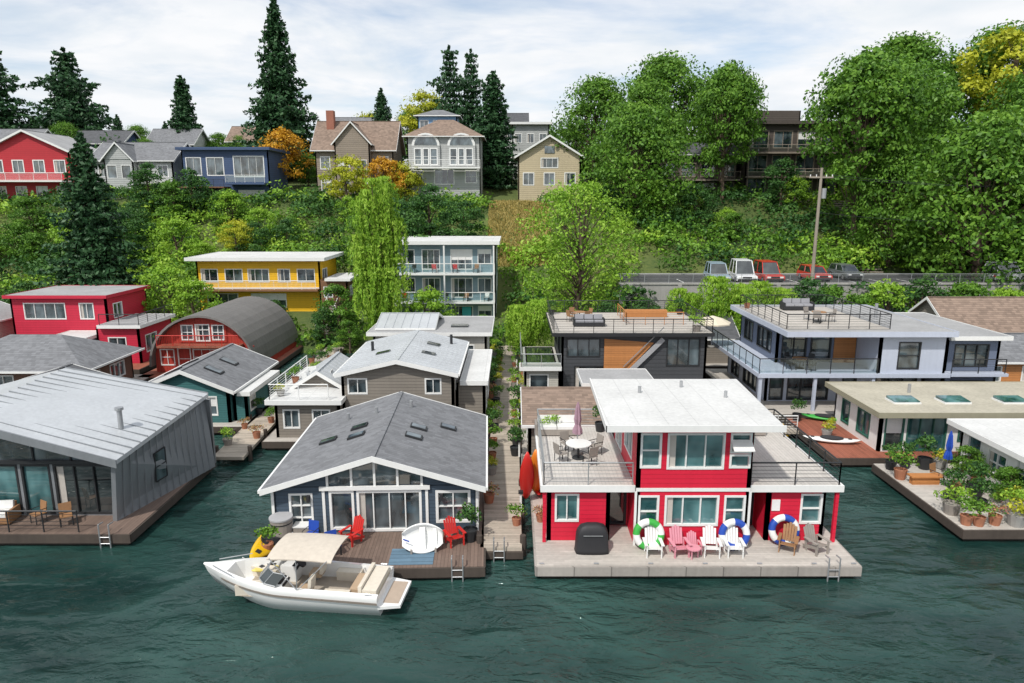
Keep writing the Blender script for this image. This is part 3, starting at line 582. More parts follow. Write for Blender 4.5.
# ------------------------------------------------------------------ motorboat
bt=O('bowrider_motorboat',(-8.05,23.75,.1),math.radians(-6),w=False,sc=.97); bt.smooth={'hull','bimini_canopy'}
L0=7.0; hull=[];inn=[]; stripe=[]
for i in range(29):
    t=i/28; x=-3.6+L0*t; b=1.22*(1-(1-min(t/.48,1))**2.0)*(1-.06*max(0,t-.6)); b=max(b,.05)
    k=max(0,1-t/.42); kz=-.38+.8*k**2.4; g=1.05-.2*t+.13*k; ch=kz+.26+.22*k
    def half(sg): return [(x-.35*k*max(0,(z-.1)),sg*y,z) for y,z in((b*.66,ch),(b*.86,ch+(g-ch)*.45),(b,g-.12),(b*.97,g))]
    h1=half(1); h0=half(-1)[::-1]; hull.append(h0+[(x,0,kz)]+h1)
    fz=.38 if t>.17 else g+.03; wi=max(b-.22,b*.5); wf=max(b-.3,b*.35)
    xx=x-.35*k*g
    inn.append([(xx,-b*.97,g+.001),(xx,-wi,g+.04),(xx,-wf,fz),(xx,0,fz),(xx,wf,fz),(xx,wi,g+.04),(xx,b*.97,g+.001)])
    stripe.append([(x-.35*k*(g-.2),-b*.985-.02,g-.20),(x-.35*k*(g-.4),-b*.955-.025,g-.31)])
bt.loft('hull',GEL,hull,close=False,caps=False); bt.loft('deck_liner',GEL,inn,close=False,caps=False)
h=hull[-1]; bt.add('transom',GEL,h,[tuple(range(len(h)))])
TS=M('taupe_stripe',(.32,.27,.23),.3)
bt.loft('hull_stripe',TS,stripe[3:],close=False,caps=False); bt.loft('hull_stripe',TS,[[(a,-b_,c) for a,b_,c in r] for r in stripe[3:]],close=False,caps=False)
bt.box('cockpit_floor',M('boat_carpet',(.38,.33,.27),.9),-2.2,2.6,-.85,.85,.385,.40)
CRV=M('cream_vinyl',(.66,.60,.50),.5)
for sg in(-1,1):
    bt.bx('bow_cushions',CRV,(-1.75,sg*.60,.62),(1.2,.34,.42),(0,0,sg*-.22))
    bt.box('consoles',GEL,-1.0,-.35,*sorted((sg*.32,sg*.98)),.40,1.06); bt.bx('dashboard',BLK,(-.42,sg*.65,1.0),(.25,.6,.12),(0,.5,0))
    bt.box('captain_seats',TANV,.15,.65,*sorted((sg*.35,sg*.85)),.62,.78); bt.bx('captain_seats',CRV,(.68,sg*.6,1.02),(.12,.5,.5),(0,.12,0)); bt.cyl('seat_posts',GREYM,(.4,sg*.6,.40),(.4,sg*.6,.62),.06)
    bt.box('side_benches',CRV,1.2,2.2,*sorted((sg*.6,sg*.95)),.40,.78)
    pts=[(-.55,sg*1.12),(-1.05,sg*1.0),(-1.4,sg*.65),(-1.5,sg*.22)]
    for (a,b_),(c,e_) in zip(pts[:-1],pts[1:]):
        top=lambda p,q:(p+.38,q*.93,1.52)
        bt.add('windshield_glass',M('smoked_acrylic',(.03,.04,.045),.13,ior=1.8),[(a,b_,1.06),(c,e_,1.08),top(c,e_),top(a,b_)],[(0,1,2,3)])
        bt.cyl('windshield_frame',GREYM,top(a,b_),top(c,e_),.022,n=6); bt.cyl('windshield_frame',GREYM,(a,b_,1.06),(c,e_,1.08),.022,n=6); bt.cyl('windshield_frame',GREYM,(c,e_,1.08),top(c,e_),.02,n=6)
    for x1 in(-.75,.3,1.5): bt.cyl('bimini_frame',GREYM,(.3,sg*1.12,.95),(x1,sg*1.05,2.17),.02,n=6)
    bt.cyl('bow_rail',GREYM,(-3.5,sg*.25,1.26),(-2.4,sg*.85,1.24),.02,n=6); bt.cyl('cleats',GREYM,(2.9,sg*1.1,.95),(3.15,sg*1.1,.95),.03,n=6)
bt.cyl('steering_wheel',BLK,(-.25,.62,1.05),(-.2,.62,1.1),.19,n=14)
bt.box('rear_bench',TANV,2.15,2.6,-.59,.59,.40,.8); bt.bx('rear_bench',CRV,(2.66,0,.95),(.14,1.8,.32)); bt.box('sun_pad',CRV,2.75,3.3,-.9,.9,.6,.98)
bt.slab('swim_platform',GEL,(3.38,-1.05,.42),(4.2,-.85,.42),(4.2,.85,.42),(3.38,1.05,.42),.12); bt.box('platform_mat',M('teak_mat',(.4,.32,.25),.8),3.5,4.1,-.75,.75,.425,.435)
cv=[]
for i in range(8):
    x=-.85+i*.36; cv.append([(x,1.12*math.sin(a),2.07+.22*math.cos(a*1.05)+.05*math.sin(i/7*math.pi)) for a in [(-1+j/5)*1.25 for j in range(11)]])
CAN=M('beige_canvas',(.56,.50,.42),.9,var=.15); bt.loft('bimini_canopy',CAN,cv,close=False,caps=False); bt.loft('bimini_canopy',CAN,[[(a,b_,c-.03) for a,b_,c in r] for r in cv],close=False,caps=False)
bt.done()
ml=O('mooring_lines',(-8,24.5,.6),w=False)
for a,b in(((-2.6,.1,.65),(-2.3,.6,.05)),((2.2,-.2,.35),(2.4,.5,.05))): ml.cyl('rope',WHITE,a,b,.02,n=5)
ml.done()
# ------------------------------------------------------------------ red houseboat
def float_deck(A,x0,x1,y0,y1,mat,fas=None,z=.6):
    A.box('deck',mat,x0,x1,y0,y1,z-.12,z)
    f=fas or FLOAT
    A.box('deck_fascia',f,x0-.06,x1+.06,y0-.08,y0-.002,z-.42,z-.02); A.box('deck_fascia',f,x0-.08,x0-.002,y0,y1,z-.42,z-.02); A.box('deck_fascia',f,x1+.002,x1+.08,y0,y1,z-.42,z-.02)
    A.box('float_logs',FLOAT,x0+.15,x1-.15,y0+.15,y1-.1,-.4,z-.13)
A=O('red_houseboat',(7.5,30.5,0))
float_deck(A,1.0,14.0,25.1,35,DECKL,M('weathered_fascia',(.34,.31,.28),.8,'vsiding',var=.2,period=1.5,gap=.03))
A.wall((1.5,27.2),(4.2,27.2),.6,3.0,RED,[(.35,1.35,1.5,2.75,2,1)],gm=GT,blind=0)
A.wall((4.2,27.2),(4.2,28.6),.6,3.0,RED); A.wall((4.2,28.6),(5.2,28.6),.6,3.0,RED,[(.08,.92,.65,2.8,1,1)],fm=DKM,gm=GD,blind=0)
A.wall((5.2,26.8),(10.0,26.8),.6,5.95,RED,[(.14,.98,1.4,2.85,1,2),(1.25,3.5,1.5,2.85,3,1),(3.75,4.62,1.5,2.85,1,2),(.14,.98,4.1,5.6,1,2),(1.25,3.6,4.05,5.6,3,1),(3.85,4.7,4.75,5.6,1,1),(3.85,4.7,4.1,4.68,1,1)],gm=GT,blind=0)
A.wall((5.2,33.3),(5.2,26.8),3.2,5.95,RED,[(.8,2.6,3.3,5.5,2,1),(3.4,5.3,4.0,5.5,2,1)],gm=GT)
A.wall((10.0,26.8),(10.0,33.3),3.2,5.95,RED,[(.8,2.6,3.3,5.5,2,1)],gm=GT); A.wall((10,33.3),(5.2,33.3),3.2,5.95,RED)
A.wall((5.2,28.6),(5.2,26.8),.6,3.2,RED); A.wall((10.0,26.8),(10.0,28.6),.6,3.2,RED)
A.wall((10.0,28.6),(10.9,28.6),.6,3.0,RED,[(.06,.84,.65,2.8,1,1)],fm=DKM,gm=GD)
A.wall((10.9,28.6),(10.9,27.2),.6,3.0,RED)
A.wall((10.9,27.2),(13.4,27.2),.6,3.0,RED,[(1.45,2.35,1.4,2.75,1,2)],gm=GT)
A.wall((1.5,34.6),(1.5,27.2),.6,3.0,RED,[(1,2.4,1.5,2.7,2,1),(4,5.5,1.5,2.7,2,1)],gm=GT)
A.wall((13.4,27.2),(13.4,34.6),.6,3.0,RED); A.wall((13.4,34.6),(1.5,34.6),.6,3.0,RED)
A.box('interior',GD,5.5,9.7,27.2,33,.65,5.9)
TERR=M('terrace_membrane',(.55,.52,.48),.7,'planks_y',var=.16,cell=.05,dark=.2)
A.box('terrace_left',TERR,1.3,5.19,27.0,34.7,3.0,3.2); A.box('terrace_right',TERR,10.01,13.9,27.0,34.7,3.0,3.2)
for x0,x1 in((1.2,5.195),(10.005,14.0)): A.box('terrace_fascia',WHITE,x0,x1,26.92,26.997,2.95,3.24)
A.box('terrace_fascia',WHITE,1.2,1.297,27,34.7,2.95,3.24); A.box('terrace_fascia',WHITE,13.903,14,27,34.7,2.95,3.24)
for x in(1.38,13.8): A.box('posts',RED,x-.07,x+.07,27.02,27.16,.6,2.95)
A.slab('roof',MEMB,(3.8,26.0,6.17),(10.9,26.0,6.17),(11.4,33.6,6.12),(4.0,33.6,6.12),.16)
A.slab('roof_fascia',WHITE,(3.75,25.95,6.22),(10.95,25.95,6.22),(10.95,25.998,6.22),(3.75,25.998,6.22),.28)
A.slab('roof_fascia',WHITE,(3.75,25.95,6.22),(3.79,25.95,6.22),(3.99,33.6,6.17),(3.94,33.6,6.17),.28)
A.box('belt_trim',WHITE,5.2,10.0,26.765,26.797,3.05,3.2)
for x in(5.2,10.0): A.box('corner_trim',WHITE,x-.05,x+.05,26.75,26.796,.6,3.04)
A.box('number_plaque',WHITE,11.1,11.45,27.15,27.19,2.0,2.5); A.box('wall_lamp',BLK,10.45,10.55,28.5,28.59,2.3,2.55)
A.bx('awning_window',WHITE,(9.47,26.55,5.15),(.85,.04,.6),(-1.0,0,0))
A.rail([(1.35,34.6,3.2),(1.35,27.1,3.2),(5.1,27.1,3.2)],1.0,'cable',GREYM); A.rail([(10.1,27.1,3.2),(13.85,27.1,3.2),(13.85,34.6,3.2),(10.2,34.6,3.2)],1.0,'cable',DKM)
A.rail([(1.35,34.6,3.2),(5.1,34.6,3.2)],1.0,'cable',GREYM)
for x,y in((6,31),(8.2,32),(9.8,30.2)): A.cyl('roof_vents',GREYM,(x,y,6.1),(x,y,6.45),.08)
for x in(1.2,3.4,5.6,7.8,10,12.2,13.8): A.cyl('cleats',GREYM,(x-.1,25.2,.66),(x+.1,25.2,.66),.025,n=5)
A.ladder(12.9,24.95,-.3,1.0); A.done()
# ------------------------------------------------------------------ blue gabled houseboat
B=O('blue_gabled_houseboat',(-6,28,0),math.radians(2),w=False)
B.wall((-4.5,0),(-2.2,0),.6,2.75,NAVY,[(.75,1.75,.75,2.45,2,3)]); B.wall((2.2,0),(4.5,0),.6,2.75,NAVY,[(.45,1.95,1.0,2.5,2,2)],fw=.1)
B.wall((-2.2,-.02),(2.2,-.02),.6,2.75,NAVY,[(.2,1.25,.75,2.55,1,1),(1.4,4.2,.65,2.55,4,1)],blind=0,fw=.09)
B.wall((4.5,0),(4.5,9.2),.6,2.75,NAVY,[(1,2,1.2,2.3),(5,6.2,1.2,2.3)]); B.wall((-4.5,9.2),(-4.5,0),.6,2.75,NAVY,[(1,2,1.2,2.3)]); B.wall((4.5,9.2),(-4.5,9.2),.6,2.75,NAVY)
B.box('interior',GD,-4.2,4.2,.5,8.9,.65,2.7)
B.gable(-4.5,4.5,0,9.2,2.78,4.15,SHG,NAVY,'y',ov=.35,ovg=.45)
for x0,x1 in((-2.0,-1.05),(-.95,-.05),(.05,.95),(1.05,2.0)):
    f=lambda x:4.15-abs(x)*(4.15-2.78)/4.5-.28
    B.prism('clerestory_glass',G,[(x0,2.85),(x1,2.85),(x1,f(x1)),(x0,f(x0))],-.05,-.03)
for x in(-2.05,-1,0,1,2.05): B.box('gable_mullions',WHITE,x-.05,x+.05,-.1,-.035,2.8,4.15-abs(x)*.304-.2)
B.box('beam_trim',WHITE,-2.4,2.4,-.14,-.04,2.62,2.8)
for x in(-4.46,-2.25,2.25,4.46): B.box('corner_boards',WHITE,x-.06,x+.06,-.06,-.022,.6,2.75)
for x in(-2.9,2.9): B.box('wall_lanterns',BLK,x-.06,x+.06,-.2,-.03,2.1,2.4)
def skyl(Bo,x,y,f,w=.45,l=.7):
    dx=l/2
    Bo.slab('skylight_frames',DKM,(x-dx,y-w/2,f(x-dx)+.1),(x+dx,y-w/2,f(x+dx)+.1),(x+dx,y+w/2,f(x+dx)+.1),(x-dx,y+w/2,f(x-dx)+.1),.1)
    dx-=.07; w-=.12
    Bo.slab('skylight_glass',G,(x-dx,y-w/2,f(x-dx)+.115),(x+dx,y-w/2,f(x+dx)+.115),(x+dx,y+w/2,f(x+dx)+.115),(x-dx,y+w/2,f(x-dx)+.115),.01)
rf=lambda x:4.15+.14-abs(x)*.304
for x,y in((1.4,3.2),(1.5,4.6),(-1.4,3.4),(-1.5,4.8),(-2.9,4.0),(2.9,5.8)): skyl(B,x,y,rf,.55,.8)
for x,y in((-.9,6.5),(.8,7.5),(-2.5,7.0)): B.cyl('roof_vents',GREYM,(x,y,rf(x)-.1),(x,y,rf(x)+.35),.09)
float_deck(B,-4.75,4.75,-3.1,9.5,DECKB)
B.box('deck_rug',M('blue_rug',(.12,.20,.27),.95,'planks_x',period=.3,cell=.1),.9,2.7,-2.9,-1.6,.604,.62)
B.ladder(3.7,-3.2,-.3,1.0); B.done()
# ------------------------------------------------------------------ grey modern houseboat (left)
C=O('grey_metal_houseboat',(-20.5,32,0))
fr=(-17.5,28.4,3.75);br=(-16.8,36.4,4.55);bl_=(-24.5,36.4,6.0);fl=(-24.5,28.4,5.75)
C.slab('roof',METR,fl,fr,br,bl_,.2); C.seams(METG,fl,bl_,br,fr,13,h=.07)
C.slab('roof_lower_left',METR,(-30,28.4,4.2),(-24.5,28.4,5.75),(-24.5,36.4,6.0),(-30,36.4,4.6),.2)
C.slab('roof_fascia',METG,(-24.6,28.33,5.84),(-24.6,28.39,5.84),(-17.42,28.39,3.82),(-17.42,28.33,3.82),.38)
vs=[(-18.1,29.0,.6),(-16.4,35.6,.6),(-16.95,36.2,4.4),(-17.62,28.6,3.6)]
C.add('side_wall',METG,vs+[(v[0]-.2,v[1],v[2]) for v in vs],[(0,1,2,3),(7,6,5,4),(0,3,7,4),(1,0,4,5),(2,1,5,6),(3,2,6,7)])
a_,b_2,c_2,d_=[Vector(v) for v in vs]
for i in range(1,15):
    t=i/15; p=a_.lerp(b_2,t); q=d_.lerp(c_2,t); C.cyl('wall_seams',METG,p+Vector((.02,0,0)),q+Vector((.02,0,0)),.03,n=4)
P=lambda t,k:(a_.lerp(b_2,t)).lerp(d_.lerp(c_2,t),k)+Vector((.06,-.02,0))
t0,t1,z0,z1=.36,.47,.28,.72
C.add('side_window',G,[P(t0,z0),P(t1,z0),P(t1,z1),P(t0,z1)],[(0,1,2,3)])
for p,q in(((t0,z0),(t1,z0)),((t0,z1),(t1,z1)),((t0,z0),(t0,z1)),((t1,z0),(t1,z1)),((t0,.5),(t1,.5))): C.cyl('side_window_frame',DKM,P(*p),P(*q),.04,n=4)
C.wall((-28,29.6),(-18.2,29.6),.6,3.3,METG,[(3.9,5.2,.7,3.1,1,1,GT),(5.4,6.7,.7,3.1,1,1,GT),(6.9,9.6,.7,3.1,3,1,GD),(.3,3.7,.7,3.1,3,1,GD)],fm=DKM,blind=0)
C.prism('upper_wall',G,[(-28,3.3),(-18.2,3.3),(-18.0,3.5),(-24.5,5.3),(-28,4.4)],29.55,29.65)
for x in(-27,-25.3,-23.6,-21.9,-20.2): C.box('upper_mullions',DKM,x-.04,x+.04,29.48,29.545,3.3,min(5.2,3.4+(-17.9-x)*.28) if x>-24.5 else 4.5)
C.box('lintel_beam',DKM,-28,-18.1,29.4,29.54,3.2,3.36)
C.wall((-16.6,36.2),(-28,36.2),.6,4.3,METG)
float_deck(C,-30,-16.9,27.8,36.6,DECKB)
C.rail([(-30,27.95,.6),(-19.2,27.95,.6)],1.0,'cable',DKM); C.ladder(-17.9,27.65,-.3,1.1)
C.cyl('stove_pipe',GREYM,(-18.6,31,3.9),(-18.6,31,5.3),.12,n=12); C.cyl('stove_pipe_cap',GREYM,(-18.6,31,5.3),(-18.6,31,5.42),.2,n=12)
C.done()
# ------------------------------------------------------------------ docks
D=O('dock',(-.5,47,0)); D.box('planks',DOCKW,-1.35,.42,26.6,68.5,.42,.6)
for y in range(27,69,3):
    for x in(-1.4,.47): D.cyl('piles',FLOAT,(x,y,-1),(x,y,.95 if y%2 else .5),.13)
for y in range(30,66,7): D.box('light_posts',WHITE,.36,.46,y,y+.1,.6,1.5); D.box('lamp_heads',DKM,.3,.52,y-.06,y+.16,1.5,1.62)
D.box('stringers',FLOAT,-1.4,.47,26.5,68.5,.1,.41); D.ladder(-.55,26.45,-.3,1.0); D.done()
D=O('dock',(-16.6,50,0)); D.slab('planks',DOCKW,(-17.2,37,.6),(-15.4,37,.6),(-16.8,67,.6),(-18.6,67,.6),.18)
for y in range(38,67,3):
    k=(y-37)/30*1.4
    for x in(-17.3-k,-15.35-k): D.cyl('piles',FLOAT,(x,y,-1),(x,y,.9),.13)
D.done()
# ------------------------------------------------------------------ mid-ground houseboats
BEI=M('taupe_siding',(.22,.195,.165),.7,'siding',cell=.05,period=.2); BEI2=M('cream_siding',(.46,.44,.39),.7,'siding',cell=.04)
E=O('taupe_houseboat',(-9,45,0))
E.block(-14.6,-10.6,40.3,48,.6,2.85,BEI,[(.5,1.5,1.2,2.4,2,1),(2.3,3.4,1.2,2.4,2,1)],[(1,2.5,1.2,2.4,2,1)]); E.flat(-15,-10.4,39.9,48.4,2.85,MEMB)
E.block(-10.6,-3.6,41,50,.6,4.5,BEI,[(.4,1.6,3.2,4.2,2,1),(5.2,6.2,3.2,4.2,2,1)],right=[(1,2,3.2,4.2),(4,5.2,3.2,4.2)])
E.gable(-10.6,-3.6,41,50,4.5,5.3,METR,BEI,'y',ov=.3,ovg=.4,seam=.6)
E.gable(-14.2,-11,43,48,3.1,4.1,METR,BEI,'y',ov=.3,seam=.6)
E.block(-3.59,-1.7,42,51,.6,3.6,BEI,right=[(1,2.2,1.5,2.8,2,1),(4,6,1.5,2.8,3,1)]); E.flat(-3.25,-1.55,41.7,51,3.6,MEMB)
E.rail([(-14.8,48,3.1),(-14.8,40.1,3.1),(-11.2,40.1,3.1)],.95,'cable',WHITE)
float_deck(E,-15.2,-1.7,39.6,51,DECKL); 
for x,y in((-8.5,44),(-5.5,44),(-5.5,47)): 
    z=5.3+.14-abs(x+7.1)*.229; E.bx('skylights',GD,(x,y,z+.06),(.9,.6,.1),(0,.22 if x>-7.1 else -.22,0))
for x,y in((-9.6,46),(-4.4,48.5)): E.cyl('roof_vents',DKM,(x,y,4.6),(x,y,5.5),.1)
E.done()
F_=O('cream_houseboat',(-7,56,0))
F_.block(-11,-2,53,60,.6,4.6,BEI2,[(1,2.5,2.2,3.8,2,1),(5,8,2.2,3.8,4,1)],right=[(2,4,2,3.6,2,1)]); F_.flat(-11.4,-1.6,52.6,60.4,4.6,MEMG)
F_.gable(-10.6,-6.5,54,59.5,4.9,5.6,METR,BEI2,'x',ov=.2,seam=.6); float_deck(F_,-11.6,-1.6,52,61,DECKL); F_.box('skylights',GD,-5,-3.6,55,56,4.84,4.95); F_.done()
TEAL=M('teal_siding',(.04,.14,.14),.65,'siding',cell=.04)
E=O('teal_houseboat',(-21,47,0))
E.block(-24.4,-18.6,43.2,51,.6,2.9,TEAL,[(.5,1.6,1.1,2.4,2,1),(3,5,1.1,2.4,3,1)],right=[(1,2.5,1.2,2.4,2,1),(4,6,1.2,2.4,3,1)]); E.gable(-24.4,-18.6,43.2,51,2.9,4.1,SHG,TEAL,'y',ov=.5)
f2=lambda x:4.1+.14-abs(x+21.5)*.414
for y in(45,47.5): skyl(E,-20.2,y,f2,.7,1.1); skyl(E,-23,y,f2,.6,1.0)
E.block(-18.5,-17.6,43.6,49,.6,2.4,TEAL,right=[(.5,1.5,1.1,2.1)]); E.flat(-18.1,-17.3,43.4,49.2,2.4,MEMB)
float_deck(E,-25,-17.3,42.4,52,DECKL); E.done()
REDS=M('barn_red_siding',(.40,.045,.03),.65,'vsiding',cell=.06,period=.25); ROOFC=M('corrugated_roof',(.20,.19,.18),.6,'planks_x',period=.22,gap=.45,dark=.25,cell=.05,metal=.2,var=.2)
Q=O('barrel_roof_houseboat',(-26.2,62,0)); cx=-26.2; r=4.5; zc=1.2
arc=[(cx+r*math.cos(math.pi*i/20),zc+r*.98*math.sin(math.pi*i/20)) for i in range(21)]
n=len(arc); y0,y1=56.2,68
vs=[(x,y0,z) for x,z in arc]+[(x,y1,z) for x,z in arc]+[(cx+(x-cx)*.96,y0,zc+(z-zc)*.96) for x,z in arc]+[(cx+(x-cx)*.96,y1,zc+(z-zc)*.96) for x,z in arc]
fs=[(i,i+1,n+i+1,n+i) for i in range(n-1)]+[(2*n+i,2*n+i+1,3*n+i+1,3*n+i) for i in range(n-1)]+[(i,i+1,2*n+i+1,2*n+i) for i in range(n-1)]
Q.add('barrel_roof',ROOFC,vs,fs)
Q.prism('end_wall',REDS,[(cx+(x-cx)*.95,zc+(z-zc)*.95) for x,z in arc],56.9,57.05)
WR=M('window_red_trim',(.5,.03,.02),.5)
Q.wall((cx-4.2,56.85),(cx+4.2,56.85),.6,2.9,REDS,[(.4,1.6,1.2,2.6,2,2),(1.9,3.0,.8,2.7,1,2),(3.2,5.4,1.2,2.6,3,2),(5.7,6.7,.8,2.7,1,2),(6.9,8,1.2,2.6,2,2)])
Q.wall((cx-2.0,56.8),(cx+2.0,56.8),3.2,4.9,REDS,[(.2,1.2,3.4,4.7,2,2),(1.4,2.6,3.3,4.75,2,3),(2.8,3.8,3.4,4.7,2,2)])
Q.box('balcony',DECKR,cx-3.4,cx+3.4,55.6,56.8,2.95,3.1); Q.rail([(cx-3.4,55.65,3.1),(cx+3.4,55.65,3.1)],.9,'picket',WR)
Q.box('base_walls',REDS,cx-4.35,cx+4.35,57.06,67.8,.6,1.3); float_deck(Q,cx-5,cx+5,55,68.2,DECKR); Q.done()
BRN=M('brown_siding',(.16,.085,.06),.7,'siding',cell=.06)
J=O('dark_hip_roof_houseboat',(-36,51,0))
J.block(-42,-31.4,48.3,55,.6,2.9,BRN,[(1,2.5,1.2,2.5,2,1),(4,5.6,1.2,2.5,2,1),(7,9,1.2,2.5,3,1)],right=[(1,2.2,1.2,2.4,1,1),(3.5,5.5,1.2,2.4,3,1)])
J.hip(-42,-31.4,48.3,55,2.95,4.9,SHG,.7); float_deck(J,-43,-30.2,47.2,56,DECKL); J.done()
J2=O('dark_gable_houseboat',(-31,41,0)); J2.block(-34,-27.5,39,46,.6,2.7,BRN,[(4,6,1.2,2.3,3,1)],right=[(1,2,1.1,2.3),(4,6,1.1,2.3,2,1)]); J2.gable(-34,-27.5,39,46,2.7,3.7,SHD,BRN,'y'); float_deck(J2,-35,-26.6,38.4,46.6,DECKB); J2.done()
CRIM=M('crimson_siding',(.52,.018,.05),.6,'siding',cell=.03)
I=O('crimson_houseboat',(-40,62,0))
I.block(-46,-37.2,62,69,.6,6.3,CRIM,[(1.2,5.0,4.3,5.8,4,1),(6.3,7.6,4.3,5.8,2,1),(1,3,1.5,2.8,2,1)],right=[(1,2.5,4.2,5.6,2,1)]); I.flat(-46.3,-36.9,61.6,69.3,6.3,MEMG,CRIM)
I.block(-37.19,-33.4,60,66,.6,3.9,CRIM,[(1,2.6,1.4,3,2,1)],right=[(1,3,1.4,3,2,1)]); I.flat(-36.8,-33,59.6,66,3.9,MEMG); I.rail([(-36.7,59.8,4.1),(-33.2,59.8,4.1),(-33.2,66,4.1)],1,'cable')
I.block(-40.5,-37.3,59,61.9,.6,3.0,M('dark_panel',(.05,.05,.055),.6),[(.5,2.6,1,2.6,3,1)],gm=G); I.flat(-40.8,-37.25,58.6,61.9,3.0,MEMB)
float_deck(I,-47,-32.5,57.8,69,DECKR); I.done()
K2=O('pale_roof_houseboat',(-52,60,0)); K2.block(-58,-47.6,58,66,.6,4.2,BEI2,[(5,8,2,3.4,3,1)],right=[(1,3,2,3.4,2,1)]); K2.gable(-58,-47.6,58,66,4.2,6.2,MEMG,BEI2,'y'); float_deck(K2,-59,-47.2,57,67,DECKL); K2.done()
YEL=M('yellow_siding',(.78,.45,.015),.6,'siding',cell=.03,period=.25,dark=.25)
Yh=O('yellow_house',(-28.5,81,2)); Yh.block(-35.8,-21.8,77.5,85,1.8,8.4,YEL,[(.5,2.4,5.9,7.4,2,1),(3.2,5.2,5.9,7.4,2,1),(5.8,8.2,5.9,7.4,3,1),(9.2,10.6,5.9,7.4,2,1),(11.4,13.4,5.9,7.4,2,1),(1,4.5,3,4.6,3,1),(6,10,3,4.6,4,1)],right=[(1,3,5.8,7.3,2,1)])
Yh.flat(-36.6,-21,76.6,85.6,8.4,MEMB,WHITE,.3); Yh.box('belt_trim',WHITE,-35.9,-21.7,77.4,77.48,5.1,5.3)
BRW=M('brown_wood',(.2,.10,.05),.7,'siding')
Yh.block(-21.7,-18.5,76.5,82,2,6.2,BRW,[(.5,1.5,4.3,5.5)],right=[(1,2.4,4.3,5.5,2,1)]); Yh.flat(-20.9,-18.1,76.1,82.3,6.2,MEMB); Yh.rail([(-36,76.2,5.2),(-22,76.2,5.2)],1,'picket',WHITE); Yh.box('balcony_floor',BRW,-36,-21.8,76.1,77.4,5.0,5.18); 
for i in range(14): Yh.box('stairs',GREYW,-20.6,-19.4,70+i*.45,70.5+i*.45,1+i*.2,1.1+i*.2)
for x in(-20.6,-19.4): 
    Yh.cyl('stair_rails',WHITE,(x,70,2.0),(x,76.3,4.8),.04); 
    for i in range(0,14,3): Yh.cyl('stair_rails',WHITE,(x,70.2+i*.45,1+i*.2),(x,70.2+i*.45,2.1+i*.2),.03)
Yh.done()
AB=M('blue_grey_siding',(.20,.29,.33),.6,'siding',cell=.03)
P_=O('apartment_building',(-7,79,1)); fl=[]
for k in range(3):
    z=.9+k*3.15; fl+=[(.5,2.2,z+.9,z+2.5,2,1),(3.0,5.0,z+.3,z+2.5,3,1),(6.2,8.6,z+.3,z+2.5,3,1),(9.2,10.7,z+.9,z+2.5,2,1)]
P_.block(-13,-1.8,76,86,.8,10.3,AB,fl,right=[(1,2.5,z0+.9,z0+2.4,2,1) for z0 in(.9,4.05,7.2)]+[(5,7,z0+.9,z0+2.4,2,1) for z0 in(.9,4.05,7.2)]); P_.flat(-13.4,-1.4,75.2,86.4,10.3,MEMB,WHITE,.3)
for k in(1,2):
    z=.9+k*3.15; P_.box('balcony_slabs',WHITE,-12.9,-1.9,74.5,75.98,z-.2,z); P_.rail([(-12.9,74.55,z),(-1.9,74.55,z)],1.05,'glass',WHITE)
for x in(-12.8,-7.4,-2): P_.box('balcony_posts',WHITE,x-.08,x+.08,74.52,74.68,.9,10.2)
P_.box('turquoise_panels',M('turquoise_panel',(.05,.42,.45),.5),-5.6,-4.6,75.9,75.98,1.3,3.3); P_.done()
for i in range(9): dchair('patio_chair',-12+i*1.15,75.2,.9+3.15*(1+i%2),R.uniform(-.5,.5),R.choice([CRIMS,DKM,TEAKW,WHITE]))
E=O('brown_roof_houseboat',(3.5,39,0)); E.block(.9,7.5,36,43,.6,2.9,BEI,left=[(1,2,1.2,2.4),(4,5.5,1.2,2.4,2,1)]); E.gable(.9,7.5,36,43,2.9,3.9,SHB,BEI,'x',ov=.3); float_deck(E,.6,12,35.4,44,DECKL)
E.block(5,9,43.3,46.5,.6,3.1,BEI2,[(.5,3,2.0,2.8,3,1)]); E.flat(4.6,9.4,43,46.9,3.1,MEMG); E.done()
CHAR=M('charcoal_panel',(.055,.058,.064),.6,'siding',period=.3,cell=.04); CED=M('cedar_siding',(.46,.19,.06),.55,'siding',cell=.12,period=.14)
K=O('black_modern_houseboat',(9,54,0))
K.block(3.7,14.6,50,58.5,.6,5.2,CHAR,[(.4,2.9,3.5,4.9,3,1),(7.9,10.4,2.8,4.9,3,1),(1,3.5,1.0,2.8,3,1)],left=[(1,3,3.3,4.8,2,1),(5,7,3.3,4.8,2,1)],fm=DKM)
K.add('stair_panel',CED,[(6.9,49.95,1.9),(8.2,49.95,1.9),(10.6,49.95,4.6),(6.9,49.95,4.9),(6.9,49.9,1.9),(8.2,49.9,1.9),(10.6,49.9,4.6),(6.9,49.9,4.9)],[(0,1,2,3),(7,6,5,4),(0,4,5,1),(1,5,6,2),(2,6,7,3),(3,7,4,0)])
K.bx('stair_stringer',M('grey_panel',(.35,.35,.36),.6),(9.8,49.8,3.4),(4.2,.1,.35),(0,-.8,0)); K.bx('stair_handrail',GREYM,(9.8,49.75,4.3),(4.2,.06,.06),(0,-.8,0))
K.flat(3.0,14.9,49.4,59,5.2,DECKL,DKM,.2); K.rail([(3.1,59,5.4),(3.1,49.5,5.4),(14.8,49.5,5.4),(14.8,59,5.4),(3.1,59,5.4)],1.05,'cable',DKM)
K.rail([(9.0,57.5,5.4),(9.0,53,5.4),(13.5,53,5.4)],1.0,'cable',CED); K.box('rooftop_planter',CED,9.5,13,56.5,57.1,5.42,6.0)
